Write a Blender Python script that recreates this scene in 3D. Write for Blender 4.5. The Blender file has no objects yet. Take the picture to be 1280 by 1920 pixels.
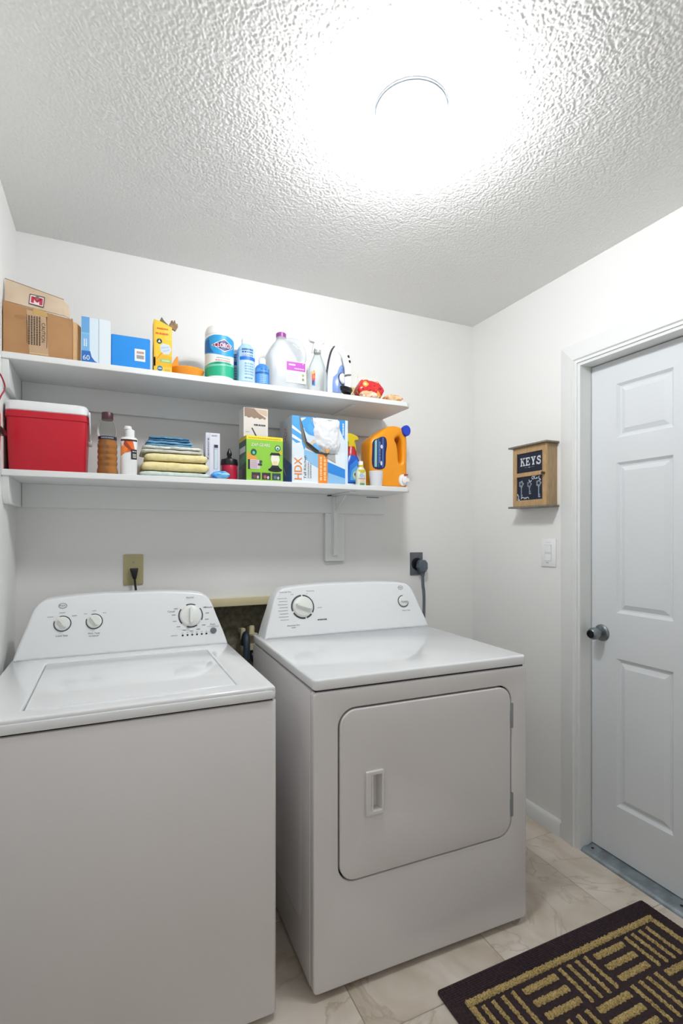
import bpy, bmesh, math, random
import numpy as np
from mathutils import Vector, Matrix, noise
random.seed(7)
PI = math.pi
scene = bpy.context.scene
COL = scene.collection

# ------------------------------------------------------------------ camera, world, exposure
CAM_H = 1.27
cam_d = bpy.data.cameras.new('camera')
cam = bpy.data.objects.new('camera', cam_d); COL.objects.link(cam)
cam_d.sensor_fit = 'VERTICAL'; cam_d.sensor_height = 36.0
cam_d.lens = 36.0 * 955.0 / 1920.0
cam_d.shift_y = 44.0 / 1920.0
cam_d.clip_start = 0.02
cam.location = (0, 0, CAM_H)
cam.rotation_euler = (PI / 2, 0, -math.atan(435.0 / 955.0))
scene.camera = cam

LAMP_STRENGTH = 164.0
world = bpy.data.worlds.new('world'); scene.world = world; world.use_nodes = True
world.node_tree.nodes['Background'].inputs[0].default_value = (1.0, 0.95, 0.92, 1)
world.node_tree.nodes['Background'].inputs[1].default_value = .5
vs = scene.view_settings
vs.view_transform = 'Standard'; vs.look = 'None'; vs.exposure = 0.0; vs.gamma = 1.0
vs.use_curve_mapping = False

# ------------------------------------------------------------------ room numbers (metres)
XL, XR, YB, YF, ZC = -0.305, 1.734, 2.15, -0.9, 2.365
SH_Y = 1.87                     # front edge of both shelves
SH_U, SH_L = 1.842, 1.477       # shelf tops
SH_X1 = 1.185

# ------------------------------------------------------------------ materials
def lin(h):
    if isinstance(h, str):
        h = h.lstrip('#'); c = [int(h[i:i+2], 16) / 255 for i in (0, 2, 4)]
    else: c = h
    return tuple(x / 12.92 if x <= .04045 else ((x + .055) / 1.055) ** 2.4 for x in c) + (1,)
MATS = {}
def mat(name, col, rough=.5, metal=0, bump=None, bscale=200, var=None, vscale=8, coat=0, trans=0, spec=.5):
    """plain procedural surface: colour, a little noise variation, fine bump"""
    if name in MATS: return MATS[name]
    m = bpy.data.materials.new(name); m.use_nodes = True; MATS[name] = m
    nt = m.node_tree; b = nt.nodes['Principled BSDF']
    b.inputs['Base Color'].default_value = lin(col); b.inputs['Roughness'].default_value = rough
    b.inputs['Metallic'].default_value = metal; b.inputs['Coat Weight'].default_value = coat
    b.inputs['Specular IOR Level'].default_value = spec
    b.inputs['Transmission Weight'].default_value = trans
    if var or bump:
        tc = nt.nodes.new('ShaderNodeTexCoord')
    if var:
        n = nt.nodes.new('ShaderNodeTexNoise'); n.inputs['Scale'].default_value = vscale; n.inputs['Detail'].default_value = 4
        nt.links.new(tc.outputs['Object'], n.inputs['Vector'])
        r = nt.nodes.new('ShaderNodeValToRGB'); r.color_ramp.elements[0].position = .35; r.color_ramp.elements[1].position = .65
        r.color_ramp.elements[0].color = lin(var); r.color_ramp.elements[1].color = lin(col)
        nt.links.new(n.outputs[0], r.inputs[0]); nt.links.new(r.outputs[0], b.inputs['Base Color'])
    if bump:
        n2 = nt.nodes.new('ShaderNodeTexNoise'); n2.inputs['Scale'].default_value = bscale; n2.inputs['Detail'].default_value = 3
        nt.links.new(tc.outputs['Object'], n2.inputs['Vector'])
        bp = nt.nodes.new('ShaderNodeBump'); bp.inputs['Strength'].default_value = bump; bp.inputs['Distance'].default_value = .002
        nt.links.new(n2.outputs[0], bp.inputs['Height']); nt.links.new(bp.outputs[0], b.inputs['Normal'])
    return m
def thin_plastic(name, tint, fac, col='#ffffff', rough=.15):
    """thin clear plastic wall: mostly see-through, partly milky with a gloss"""
    if name in MATS: return MATS[name]
    m = bpy.data.materials.new(name); m.use_nodes = True; MATS[name] = m
    nt = m.node_tree; b = nt.nodes['Principled BSDF']; out = nt.nodes['Material Output']
    b.inputs['Base Color'].default_value = lin(col); b.inputs['Roughness'].default_value = rough
    t = nt.nodes.new('ShaderNodeBsdfTransparent'); t.inputs[0].default_value = lin(tint)
    mx = nt.nodes.new('ShaderNodeMixShader')
    lw = nt.nodes.new('ShaderNodeFresnel'); lw.inputs[0].default_value = 1.25
    ad = nt.nodes.new('ShaderNodeMath'); ad.operation = 'ADD'; ad.use_clamp = True; ad.inputs[1].default_value = fac
    nt.links.new(lw.outputs[0], ad.inputs[0]); nt.links.new(ad.outputs[0], mx.inputs[0])
    nt.links.new(t.outputs[0], mx.inputs[1]); nt.links.new(b.outputs[0], mx.inputs[2]); nt.links.new(mx.outputs[0], out.inputs[0])
    return m
def P(h, rough=.45): return mat('print_' + h.strip('#') + ('' if rough == .45 else str(rough)), h, rough)

M_wall = mat('wall_paint', '#f0f0ee', .55, bump=.12, bscale=90)
M_trim = mat('trim_paint', '#e9ebea', .35)
M_doorp = mat('door_paint', '#e0e4e7', .38, bump=.03, bscale=60)
M_shelf = mat('shelf_paint', '#eceeed', .4, bump=.05, bscale=40)
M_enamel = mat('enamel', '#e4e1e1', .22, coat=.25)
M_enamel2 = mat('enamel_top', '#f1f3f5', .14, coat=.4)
M_conplast = mat('console_plastic', '#eef0f2', .3)
M_gap = mat('gap_dark', '#2c2c30', .8)
M_chrome = mat('chrome', '#b9bcc0', .22, metal=1)
M_steel = mat('steel', '#8f979c', .35, metal=1)
M_black = mat('black_plastic', '#101115', .35)
M_white = mat('white_plastic', '#f2f3f4', .3)
M_knob = mat('knob_plastic', '#eceeea', .35)
M_alu = mat('threshold_alu', '#a9b4bb', .38, metal=.75, var='#8d979d', vscale=25)

# ------------------------------------------------------------------ mesh helpers
def box(bm, x0, x1, y0, y1, z0, z1, mi=0):
    v = [bm.verts.new(p) for p in ((x0,y0,z0),(x1,y0,z0),(x1,y1,z0),(x0,y1,z0),(x0,y0,z1),(x1,y0,z1),(x1,y1,z1),(x0,y1,z1))]
    fs = []
    for q in ((3,2,1,0),(4,5,6,7),(0,1,5,4),(1,2,6,5),(2,3,7,6),(3,0,4,7)):
        f = bm.faces.new([v[i] for i in q]); f.material_index = mi; fs.append(f)
    return fs
def prism(bm, pts, a, b, axis='y', mi=0):
    """polygon pts extruded from a to b along axis; pts are (x,z) for y, (x,y) for z, (y,z) for x"""
    def co(p, t):
        return (p[0], t, p[1]) if axis == 'y' else ((p[0], p[1], t) if axis == 'z' else (t, p[0], p[1]))
    A = [bm.verts.new(co(p, a)) for p in pts]; B = [bm.verts.new(co(p, b)) for p in pts]
    n = len(pts)
    fs = [bm.faces.new(A), bm.faces.new(B[::-1])]
    for i in range(n): fs.append(bm.faces.new((A[i], B[i], B[(i+1) % n], A[(i+1) % n])))
    for f in fs: f.material_index = mi
def lathe(bm, prof, n=32, c=(0,0,0), axis='z', mi=0):
    rings = []
    def co(r, t, a):
        x, y = r*math.cos(a), r*math.sin(a)
        p = (x, y, t) if axis == 'z' else ((x, t, y) if axis == 'y' else (t, x, y))
        return (p[0]+c[0], p[1]+c[1], p[2]+c[2])
    for r, t in prof:
        rings.append([bm.verts.new(co(max(r, 1e-5), t, 2*PI*i/n)) for i in range(n)])
    for a, b in zip(rings, rings[1:]):
        for i in range(n):
            f = bm.faces.new((a[i], a[(i+1) % n], b[(i+1) % n], b[i])); f.material_index = mi
    for rg, r in ((rings[0], prof[0][0]), (rings[-1], prof[-1][0])):
        if r > 1e-4: f = bm.faces.new(rg); f.material_index = mi
def loft(bm, secs, n=40, cap=True, mi=0):
    """secs: (cx, cy, z, rx, ry, exponent)"""
    rings = []
    for cx, cy, z, rx, ry, e in secs:
        rg = []
        for i in range(n):
            a = 2*PI*i/n; c, s = math.cos(a), math.sin(a)
            rg.append(bm.verts.new((cx + rx*math.copysign(abs(c)**(2/e), c), cy + ry*math.copysign(abs(s)**(2/e), s), z)))
        rings.append(rg)
    for a, b in zip(rings, rings[1:]):
        for i in range(n):
            f = bm.faces.new((a[i], a[(i+1) % n], b[(i+1) % n], b[i])); f.material_index = mi
    if cap:
        for rg in (rings[0], rings[-1]): f = bm.faces.new(rg); f.material_index = mi
def smooth_path(pts, k=6, closed=False):
    P_ = [Vector(p) for p in pts]; out = []; n = len(P_)
    rng = range(n if closed else n-1)
    for i in rng:
        if closed: p0, p1, p2, p3 = P_[(i-1) % n], P_[i], P_[(i+1) % n], P_[(i+2) % n]
        else: p0, p1, p2, p3 = P_[max(i-1,0)], P_[i], P_[i+1], P_[min(i+2,n-1)]
        for j in range(k):
            t = j/k
            out.append(.5*((2*p1) + (p2-p0)*t + (2*p0-5*p1+4*p2-p3)*t*t + (3*p1-p0-3*p2+p3)*t**3))
    if not closed: out.append(P_[-1])
    return out
def tube(bm, pts, r, n=10, mi=0, closed=False):
    pts = [Vector(p) for p in pts]; rings = []; N = len(pts)
    up = Vector((0, 0, 1))
    for i, p in enumerate(pts):
        a = pts[i-1] if (i > 0 or closed) else p; b = pts[(i+1) % N] if (i < N-1 or closed) else p
        d = (b-a).normalized()
        s = d.cross(up)
        if s.length < 1e-3: s = d.cross(Vector((0, 1, 0)))
        s.normalize(); u = s.cross(d)
        rr = r[i] if isinstance(r, (list, tuple)) else r
        rings.append([bm.verts.new(p + rr*(math.cos(2*PI*j/n)*s + math.sin(2*PI*j/n)*u)) for j in range(n)])
    prs = list(zip(rings, rings[1:])) + ([(rings[-1], rings[0])] if closed else [])
    for a, b in prs:
        for j in range(n):
            f = bm.faces.new((a[j], a[(j+1) % n], b[(j+1) % n], b[j])); f.material_index = mi
    if not closed:
        bm.faces.new(rings[0]).material_index = mi; bm.faces.new(rings[-1][::-1]).material_index = mi
def bevel(bm, w, seg=2, ang=35):
    bm.normal_update()
    ed = [e for e in bm.edges if len(e.link_faces) == 2 and e.calc_face_angle(0) > math.radians(ang)]
    bmesh.ops.bevel(bm, geom=ed, offset=w, segments=seg, profile=.5, affect='EDGES', clamp_overlap=True)
def wobble(bm, amp, sc, seed=0, axes=(1,1,1)):
    for v in bm.verts:
        n = noise.noise_vector(Vector(v.co)*sc + Vector((seed*7.3, seed*3.1, seed)))
        v.co += Vector((n.x*axes[0], n.y*axes[1], n.z*axes[2]))*amp
def subdiv(bm, cuts):
    bmesh.ops.subdivide_edges(bm, edges=bm.edges[:], cuts=cuts, use_grid_fill=True)
def curve_solid(bm, splines, half, bev=.0, res=3, mi=0):
    """filled flat outline(s) in x,z thickened along y (-half..half) with rounded rims; inner splines are holes"""
    cu = bpy.data.curves.new('outline', 'CURVE'); cu.dimensions = '2D'; cu.fill_mode = 'BOTH'
    cu.extrude = max(half-bev, 0); cu.bevel_depth = bev; cu.bevel_resolution = res; cu.offset = -bev
    for pts in splines:
        s = cu.splines.new('POLY'); s.points.add(len(pts)-1); s.use_cyclic_u = True
        for p, q in zip(s.points, pts): p.co = (q[0], q[1], 0, 1)
    ob = bpy.data.objects.new('outline', cu)
    me = bpy.data.meshes.new_from_object(ob)
    base = {}
    for v in me.vertices: base[v.index] = bm.verts.new((v.co.x, -v.co.z, v.co.y))
    for p in me.polygons:
        try: bm.faces.new([base[i] for i in p.vertices]).material_index = mi
        except ValueError: pass
    bmesh.ops.remove_doubles(bm, verts=list(base.values()), dist=1e-5)
    bpy.data.objects.remove(ob); bpy.data.curves.remove(cu); bpy.data.meshes.remove(me)
def puffy_solid(bm, outer, hole, half, bev, seg=5):
    '''outline with a hole in x,z, thickened along y, rims rounded by insetting along vertex normals'''
    def area(p): return sum(a[0]*b[1]-b[0]*a[1] for a, b in zip(p, p[1:]+p[:1]))
    def rings(pts, inward):
        if area(pts) < 0: pts = pts[::-1]
        n = len(pts); nr = []
        for i in range(n):
            a, b = pts[i-1], pts[(i+1) % n]; d = Vector((b[0]-a[0], b[1]-a[1])).normalized(); nr.append((-d.y*inward, d.x*inward))
        out = []
        for k in range(-seg, seg+1):
            a = abs(k)/seg*PI/2; ins = bev*(1-math.cos(a)); y = (half-bev+bev*math.sin(a))*(1 if k > 0 else -1)
            if k == 0:
                for y in (-(half-bev), half-bev): out.append([bm.verts.new((p[0], y, p[1])) for p in pts])
                continue
            out.append([bm.verts.new((p[0]+q[0]*ins, y, p[1]+q[1]*ins)) for p, q in zip(pts, nr)])
        for a, b in zip(out, out[1:]):
            for i in range(n): bm.faces.new((a[i], a[(i+1) % n], b[(i+1) % n], b[i]))
        return out
    A = rings(outer, 1); Hh = rings(hole, -1)
    for idx in (0, -1):
        ed = []
        for rg in (A[idx], Hh[idx]):
            for i in range(len(rg)):
                e = bm.edges.get((rg[i], rg[(i+1) % len(rg)])); ed.append(e)
        bmesh.ops.triangle_fill(bm, use_beauty=True, use_dissolve=False, edges=ed)
def rrect(x0, x1, z0, z1, r, k=6):
    pts = []
    for cx, cz, a0 in ((x1-r, z1-r, 0), (x0+r, z1-r, 90), (x0+r, z0+r, 180), (x1-r, z0+r, 270)):
        for i in range(k+1):
            a = math.radians(a0 + 90*i/k); pts.append((cx + r*math.cos(a), cz + r*math.sin(a)))
    return pts
def part(name, bm, mats, parent=None, smooth=35, world=False, label=None, kind=None):
    bmesh.ops.recalc_face_normals(bm, faces=bm.faces[:])
    me = bpy.data.meshes.new(name); bm.to_mesh(me); bm.free()
    if not isinstance(mats, (list, tuple)): mats = [mats]
    for m in mats: me.materials.append(m)
    if smooth:
        me.polygons.foreach_set('use_smooth', [True]*len(me.polygons)); me.set_sharp_from_angle(angle=math.radians(smooth))
    o = bpy.data.objects.new(name, me); COL.objects.link(o)
    if parent:
        o.parent = parent
        if world:
            q = parent; off = Vector()
            while q: off += q.location; q = q.parent
            o.location = -off
    if label: o['label'] = label
    if kind: o['kind'] = kind
    return o
def thing(name, label, cat, loc=(0,0,0), rz=0, group=None):
    o = bpy.data.objects.new(name, None); COL.objects.link(o); o.empty_display_size = .05
    o.location = loc; o.rotation_euler = (0, 0, math.radians(rz))
    o['label'] = label; o['category'] = cat
    if group: o['group'] = group
    return o
def tag(o, label, cat, group=None):
    o['label'] = label; o['category'] = cat
    if group: o['group'] = group
    return o
def struct(o, label=None):
    o['kind'] = 'structure'
    if label: o['label'] = label
    return o
def B(): return bmesh.new()

# ------------------------------------------------------------------ flat print (labels, lettering)
_txt = {}
def text_geo(s):
    if s in _txt: return _txt[s]
    cu = bpy.data.curves.new('t', 'FONT'); cu.body = s; cu.size = 1; cu.resolution_u = 3
    ob = bpy.data.objects.new('t', cu); me = bpy.data.meshes.new_from_object(ob)
    vs_ = [(v.co.x, v.co.y) for v in me.vertices]; fs = [tuple(p.vertices) for p in me.polygons]
    bpy.data.objects.remove(ob); bpy.data.curves.remove(cu); bpy.data.meshes.remove(me)
    xs = [v[0] for v in vs_]; ys = [v[1] for v in vs_]
    x0, x1, y0, y1 = min(xs), max(xs), min(ys), max(ys)
    vs_ = [((x-x0)/(x1-x0), (y-y0)/(y1-y0)) for x, y in vs_]
    _txt[s] = (vs_, fs, (x1-x0)/(y1-y0)); return _txt[s]
def art(name, parent, mapf, items, cut=0, gap=.0003, world=False):
    """items in (u,v): ('r',u0,v0,u1,v1,col[,layer]) ('p',pts,col[,layer]) ('e',cx,cy,rx,ry,col[,layer])
       ('o',cx,cy,rx,ry,th,col,a0,a1[,layer]) ring arc; ('t',str,cx,cy,w,h,col,rot[,layer]); ('s',u0,v0,u1,v1,rows,col[,layer]) unreadable lines"""
    bm = B(); cols = []
    def ci(c):
        if c not in cols: cols.append(c)
        return cols.index(c)
    def face(pts, c, L):
        try:
            f = bm.faces.new([bm.verts.new((p[0], p[1], L*gap)) for p in pts]); f.material_index = ci(c)
        except ValueError: pass
    for it in items:
        k = it[0]
        if k == 'r':
            _, a, b, c, d, col = it[:6]; face(((a,b),(c,b),(c,d),(a,d)), col, it[6] if len(it) > 6 else 1)
        elif k == 'p': face(it[1], it[2], it[3] if len(it) > 3 else 2)
        elif k == 'e':
            _, cx, cy, rx, ry, col = it[:6]
            face([(cx+rx*math.cos(2*PI*i/28), cy+ry*math.sin(2*PI*i/28)) for i in range(28)], col, it[6] if len(it) > 6 else 2)
        elif k == 'o':
            _, cx, cy, rx, ry, th, col, a0, a1 = it[:9]; n = max(4, int(abs(a1-a0)/10))
            for i in range(n):
                q = [math.radians(a0+(a1-a0)*(i+j)/n) for j in (0, 1)]
                face([(cx+(rx-d)*math.cos(a), cy+(ry-d)*math.sin(a)) for a, d in ((q[0],0),(q[1],0),(q[1],th),(q[0],th))], col, it[9] if len(it) > 9 else 3)
        elif k == 't':
            _, s, cx, cy, w, h, col, rot = it[:8]; L = it[8] if len(it) > 8 else 4
            vv, ff, asp = text_geo(s)
            if w is None: w = h*asp
            ca, sa = math.cos(math.radians(rot)), math.sin(math.radians(rot))
            V = [bm.verts.new((cx+(x-.5)*w*ca-(y-.5)*h*sa, cy+(x-.5)*w*sa+(y-.5)*h*ca, L*gap)) for x, y in vv]
            for f in ff:
                try: bm.faces.new([V[i] for i in f]).material_index = ci(col)
                except ValueError: pass
        elif k == 's':
            _, a, b, c, d, rows, col = it[:7]; L = it[7] if len(it) > 7 else 4
            rnd = random.Random(int(abs(a*9e5+b*7e4))); vert = (rows < 0); rows = abs(rows)
            if vert: a, b, c, d = b, a, d, c
            rh = (d-b)/rows
            for i in range(rows):
                x = a; y = b+rh*(i+.2)
                while x < c:
                    w = min(rnd.uniform(.5, 1.6)*rh*.7, c-x); q = (x, y, x+w*.85, y+rh*.55)
                    if vert: q = (q[1], q[0], q[3], q[2])
                    face(((q[0],q[1]),(q[2],q[1]),(q[2],q[3]),(q[0],q[3])), col, L); x += w*1.05
    if cut:
        us = [v.co.x for v in bm.verts]; u = min(us)+cut
        while u < max(us):
            bmesh.ops.bisect_plane(bm, geom=bm.verts[:]+bm.edges[:]+bm.faces[:], plane_co=(u,0,0), plane_no=(1,0,0)); u += cut
    for v in bm.verts: v.co = Vector(mapf(v.co.x, v.co.y, v.co.z))
    return part(name, bm, [P(c) if isinstance(c, str) else c for c in cols], parent, smooth=0, world=world)
def front(x, y, z): return lambda u, v, w: (x+u, y-w-.0002, z+v)           # faces -Y
def facex(x, y, z): return lambda u, v, w: (x-w-.0002, y-u, z+v)           # faces -X
def cyl(R, z=0, cx=0, cy=0, a0=0, ry=None):
    ry = ry or R
    return lambda u, v, w: (cx+(R+w+.0003)*math.sin(u/R+a0), cy-(ry+w+.0003)*math.cos(u/R+a0), z+v)

# ================================================================== THE ROOM
def wall(name, boxes, m=M_wall, label=None):
    bm = B()
    for b in boxes: box(bm, *b)
    return struct(part(name, bm, m, smooth=0), label)

# floor: grout bed with separate tiles
wall('floor', [(XL-.12, XR+.12, YF-.1, YB+.12, -.06, -.0015)], mat('grout', '#a89c8e', .8, bump=.2, bscale=300))
FLOOR = bpy.data.objects['floor']
def tile_material():
    m = bpy.data.materials.new('marble_tile'); m.use_nodes = True; nt = m.node_tree; b = nt.nodes['Principled BSDF']
    tc = nt.nodes.new('ShaderNodeTexCoord'); oi = nt.nodes.new('ShaderNodeObjectInfo')
    geo = nt.nodes.new('ShaderNodeNewGeometry')
    off = nt.nodes.new('ShaderNodeVectorMath'); off.operation = 'MULTIPLY_ADD'; off.inputs[1].default_value = (1, 1, 1)
    cmb = nt.nodes.new('ShaderNodeVectorMath'); cmb.operation = 'SCALE'; cmb.inputs['Scale'].default_value = 30
    nt.links.new(oi.outputs['Random'], cmb.inputs[0])
    nt.links.new(geo.outputs['Position'], off.inputs[0]); nt.links.new(cmb.outputs[0], off.inputs[2])
    n1 = nt.nodes.new('ShaderNodeTexNoise'); n1.inputs['Scale'].default_value = 4.5; n1.inputs['Detail'].default_value = 6; n1.inputs['Distortion'].default_value = .8
    nt.links.new(off.outputs[0], n1.inputs['Vector'])
    r1 = nt.nodes.new('ShaderNodeValToRGB'); e = r1.color_ramp.elements
    e[0].position = .32; e[0].color = lin('#cbbdab'); e[1].position = .64; e[1].color = lin('#ebe1d5')
    nt.links.new(n1.outputs[0], r1.inputs[0])
    n2 = nt.nodes.new('ShaderNodeTexNoise'); n2.inputs['Scale'].default_value = 3.2; n2.inputs['Detail'].default_value = 8; n2.inputs['Distortion'].default_value = 1.6
    nt.links.new(off.outputs[0], n2.inputs['Vector'])
    r2 = nt.nodes.new('ShaderNodeValToRGB'); e = r2.color_ramp.elements
    e[0].position = .470; e[0].color = (0,0,0,1); e[1].position = .5; e[1].color = (1,1,1,1)
    q = e.new(.512); q.color = (0,0,0,1)
    nt.links.new(n2.outputs[0], r2.inputs[0])
    n3 = nt.nodes.new('ShaderNodeTexNoise'); n3.inputs['Scale'].default_value = 7; nt.links.new(off.outputs[0], n3.inputs['Vector'])
    r3 = nt.nodes.new('ShaderNodeMath'); r3.operation = 'MULTIPLY'
    nt.links.new(r2.outputs[0], r3.inputs[0]); nt.links.new(n3.outputs[0], r3.inputs[1])
    mx = nt.nodes.new('ShaderNodeMix'); mx.data_type = 'RGBA'
    nt.links.new(r3.outputs[0], mx.inputs['Factor']); nt.links.new(r1.outputs[0], mx.inputs['A']); mx.inputs['B'].default_value = lin('#b0a28f')
    nt.links.new(mx.outputs['Result'], b.inputs['Base Color'])
    b.inputs['Roughness'].default_value = .38
    return m
M_tile = tile_material()
T = .47
tile_me = {}
for i in range(-3, 4):
    for j in range(-6, 4):
        x0, x1 = .605+T*i, .605+T*(i+1); y0, y1 = 1.142+T*j, 1.142+T*(j+1)
        x0, x1, y0, y1 = max(x0, XL), min(x1, XR), max(y0, YF), min(y1, YB)
        if x1-x0 < .03 or y1-y0 < .03: continue
        g = .0012; key = (round(x1-x0, 3), round(y1-y0, 3))
        if key not in tile_me:
            bm = B(); w, d = (x1-x0)/2-g, (y1-y0)/2-g
            box(bm, -w, w, -d, d, -.006, 0); bevel(bm, .001, 1)
            o = part('tile', bm, M_tile, FLOOR); tile_me[key] = o.data
        else:
            o = bpy.data.objects.new('tile', tile_me[key]); COL.objects.link(o); o.parent = FLOOR
        o.location = ((x0+x1)/2, (y0+y1)/2, 0)

# walls
RX0, RX1, RZ0, RZ1, RD = .30, .72, .66, .975, .10        # recess for the washer taps in the back wall
wall('wall_back', [(XL-.12, RX0, YB, YB+.12, 0, ZC), (RX1, XR+.12, YB, YB+.12, 0, ZC), (RX0, RX1, YB, YB+.12, 0, RZ0), (RX0, RX1, YB, YB+.12, RZ1, ZC)])
wall('wall_left', [(XL-.12, XL, YF, YB, 0, ZC)])
DY1, DY0, DZ = 1.482, .696, 1.968                        # door opening along Y and its height
wall('wall_right', [(XR, XR+.12, DY1, YB, 0, ZC), (XR, XR+.12, YF, DY0, 0, ZC), (XR, XR+.12, DY0, DY1, DZ, ZC)])
wall('wall_front', [(XL-.12, -.25, YF-.1, YF, 0, ZC), (.65, XR+.12, YF-.1, YF, 0, ZC), (-.25, .65, YF-.1, YF, 2.0, ZC)])

# popcorn ceiling: dense relief where the photo shows it
def popcorn():
    st = .0022; ya, yb, xa, xb = .42, YB+.02, XL-.02, XR+.02
    nx, ny = int((xb-xa)/st), int((yb-ya)/st)
    Hh = np.zeros((ny+1, nx+1), np.float32); rng = np.random.default_rng(3)
    N = int((xb-xa)*(yb-ya)/(.0043**2))
    cx = rng.uniform(0, nx, N); cy = rng.uniform(0, ny, N); rr = rng.uniform(.0022, .0043, N)/st; hh = rng.uniform(.0004, .0013, N)
    for a, b, r, h in zip(cx, cy, rr, hh):
        x0, x1 = max(int(a-r), 0), min(int(a+r)+2, nx+1); y0, y1 = max(int(b-r), 0), min(int(b+r)+2, ny+1)
        if x1 <= x0 or y1 <= y0: continue
        X_, Y_ = np.meshgrid(np.arange(x0, x1)-a, np.arange(y0, y1)-b)
        s = h*np.sqrt(np.clip(1-(X_*X_+Y_*Y_)/(r*r), 0, 1))
        Hh[y0:y1, x0:x1] = np.maximum(Hh[y0:y1, x0:x1], s)
    Hh += rng.normal(0, .00006, Hh.shape)
    X_, Y_ = np.meshgrid(xa+np.arange(nx+1)*st, ya+np.arange(ny+1)*st)
    V = np.stack([X_, Y_, ZC-Hh], -1).reshape(-1, 3).astype(np.float32)
    i = np.arange(nx*ny); r = i//nx; c = i % nx; a = r*(nx+1)+c
    Fc = np.stack([a, a+nx+1, a+nx+2, a+1], -1).astype(np.int32)
    n0 = len(V)
    ex = np.array([(xa, YF-.1, ZC), (xb, YF-.1, ZC), (xb, ya, ZC), (xa, ya, ZC)], np.float32)
    V = np.concatenate([V, ex]); Fc = np.concatenate([Fc, [[n0, n0+3, n0+2, n0+1]]]).astype(np.int32)
    me = bpy.data.meshes.new('ceiling'); me.vertices.add(len(V)); me.vertices.foreach_set('co', V.ravel())
    me.loops.add(len(Fc)*4); me.loops.foreach_set('vertex_index', Fc.ravel())
    me.polygons.add(len(Fc)); me.polygons.foreach_set('loop_start', np.arange(len(Fc), dtype=np.int32)*4)
    me.polygons.foreach_set('use_smooth', np.ones(len(Fc), bool))
    me.update(calc_edges=True); me.validate()
    me.materials.append(mat('popcorn_paint', '#f2f2f0', .8))
    o = bpy.data.objects.new('ceiling', me); COL.objects.link(o); struct(o, 'white sprayed popcorn texture ceiling')
popcorn()

# baseboard on the right wall
bm = B(); prism(bm, [(XR, 0), (XR-.014, 0), (XR-.014, .05), (XR-.009, .06), (XR-.004, .066), (XR, .068)], DY1+.085, YB, 'y')
struct(part('baseboard_right', bm, M_trim))

# door trim: casing legs, head, jambs, stop
t1 = bpy.data.objects.new('trim_1', None); COL.objects.link(t1); t1.location = (XR, DY1, 0); struct(t1, 'white moulded casing and jamb around the panel door')
CW = .085
prof = [(0, 0), (0, .006), (.01, .010), (.055, .014), (.062, .018), (.070, .018), (.074, .012), (.079, .013), (.085, .013), (.085, 0)]   # from outer edge inward, projection
def casing(name, ends):
    bm = B(); A, C = [[bm.verts.new((XR-q,)+f(p)) for p, q in prof] for f in ends]; n = len(prof)
    bm.faces.new(A); bm.faces.new(C[::-1])
    for k in range(n): bm.faces.new((A[k], A[(k+1) % n], C[(k+1) % n], C[k]))
    part(name, bm, M_trim, t1, world=True)
casing('casing_leg', (lambda p: (DY1+CW-p, 0), lambda p: (DY1+CW-p, DZ+CW-p)))
casing('casing_leg', (lambda p: (DY0-CW+p, 0), lambda p: (DY0-CW+p, DZ+CW-p)))
casing('casing_head', (lambda p: (DY1+CW-p, DZ+CW-p), lambda p: (DY0-CW+p, DZ+CW-p)))
bm = B(); box(bm, XR-.008, XR+.12, DY1-.012, DY1, .0, DZ-.012); part('jamb', bm, M_trim, t1, world=True)
bm = B(); box(bm, XR-.008, XR+.12, DY0, DY0+.012, .0, DZ-.012); part('jamb', bm, M_trim, t1, world=True)
bm = B(); box(bm, XR-.008, XR+.12, DY0, DY1, DZ-.012, DZ); part('head_jamb', bm, M_trim, t1, world=True)

# six panel door
DXF = 1.79
d1 = bpy.data.objects.new('door_1', None); COL.objects.link(d1); d1.location = (DXF, 1.467, .02); struct(d1, 'pale grey white six panel door with chrome knob')
yA, yB_ = 1.467, .711
cols_ = [(1.357, 1.137), (1.041, .821)]; rows_ = [(.22, .793), (.969, 1.552), (1.648, 1.858)]
bm = B()
ys = [yA, 1.357, 1.137, 1.041, .821, yB_]; zs = [.022, .22, .793, .969, 1.552, 1.648, 1.858, 1.953]
for i in range(5):
    for j in range(7):
        if i in (1, 3) and j in (1, 3, 5): continue
        bm.faces.new([bm.verts.new(p) for p in ((DXF, ys[i], zs[j]), (DXF, ys[i+1], zs[j]), (DXF, ys[i+1], zs[j+1]), (DXF, ys[i], zs[j+1]))])
x1 = DXF+.035
for q in (((DXF,yA,.022),(DXF,yA,1.953),(x1,yA,1.953),(x1,yA,.022)), ((DXF,yB_,.022),(x1,yB_,.022),(x1,yB_,1.953),(DXF,yB_,1.953)),
          ((DXF,yA,1.953),(DXF,yB_,1.953),(x1,yB_,1.953),(x1,yA,1.953)), ((x1,yA,.022),(x1,yB_,.022),(x1,yB_,1.953),(x1,yA,1.953)), ((DXF,yA,.022),(DXF,yB_,.022),(x1,yB_,.022),(x1,yA,.022))):
    bm.faces.new([bm.verts.new(p) for p in q])
bmesh.ops.remove_doubles(bm, verts=bm.verts[:], dist=1e-5)
leaf = part('leaf', bm, M_doorp, d1, world=True, smooth=0)
for a, b in cols_:
    for c, d in rows_:
        bm = B(); steps = [(0, 0), (.010, .009), (.016, .010), (.034, .002), (.036, .002)]; prev = None
        for ins, dep in steps:
            rg = [bm.verts.new((DXF+dep, y, z)) for y, z in ((a-ins, c+ins), (b+ins, c+ins), (b+ins, d-ins), (a-ins, d-ins))]
            if prev:
                for k in range(4): bm.faces.new((prev[k], prev[(k+1) % 4], rg[(k+1) % 4], rg[k]))
            prev = rg
        bm.faces.new(prev)
        part('panel', bm, M_doorp, d1, world=True, smooth=0)
bm = B(); box(bm, DXF+.035, DXF+.05, yB_-.003, yA+.003, .022, 1.953); part('weatherstrip', bm, M_gap, d1, world=True, smooth=0)
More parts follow.
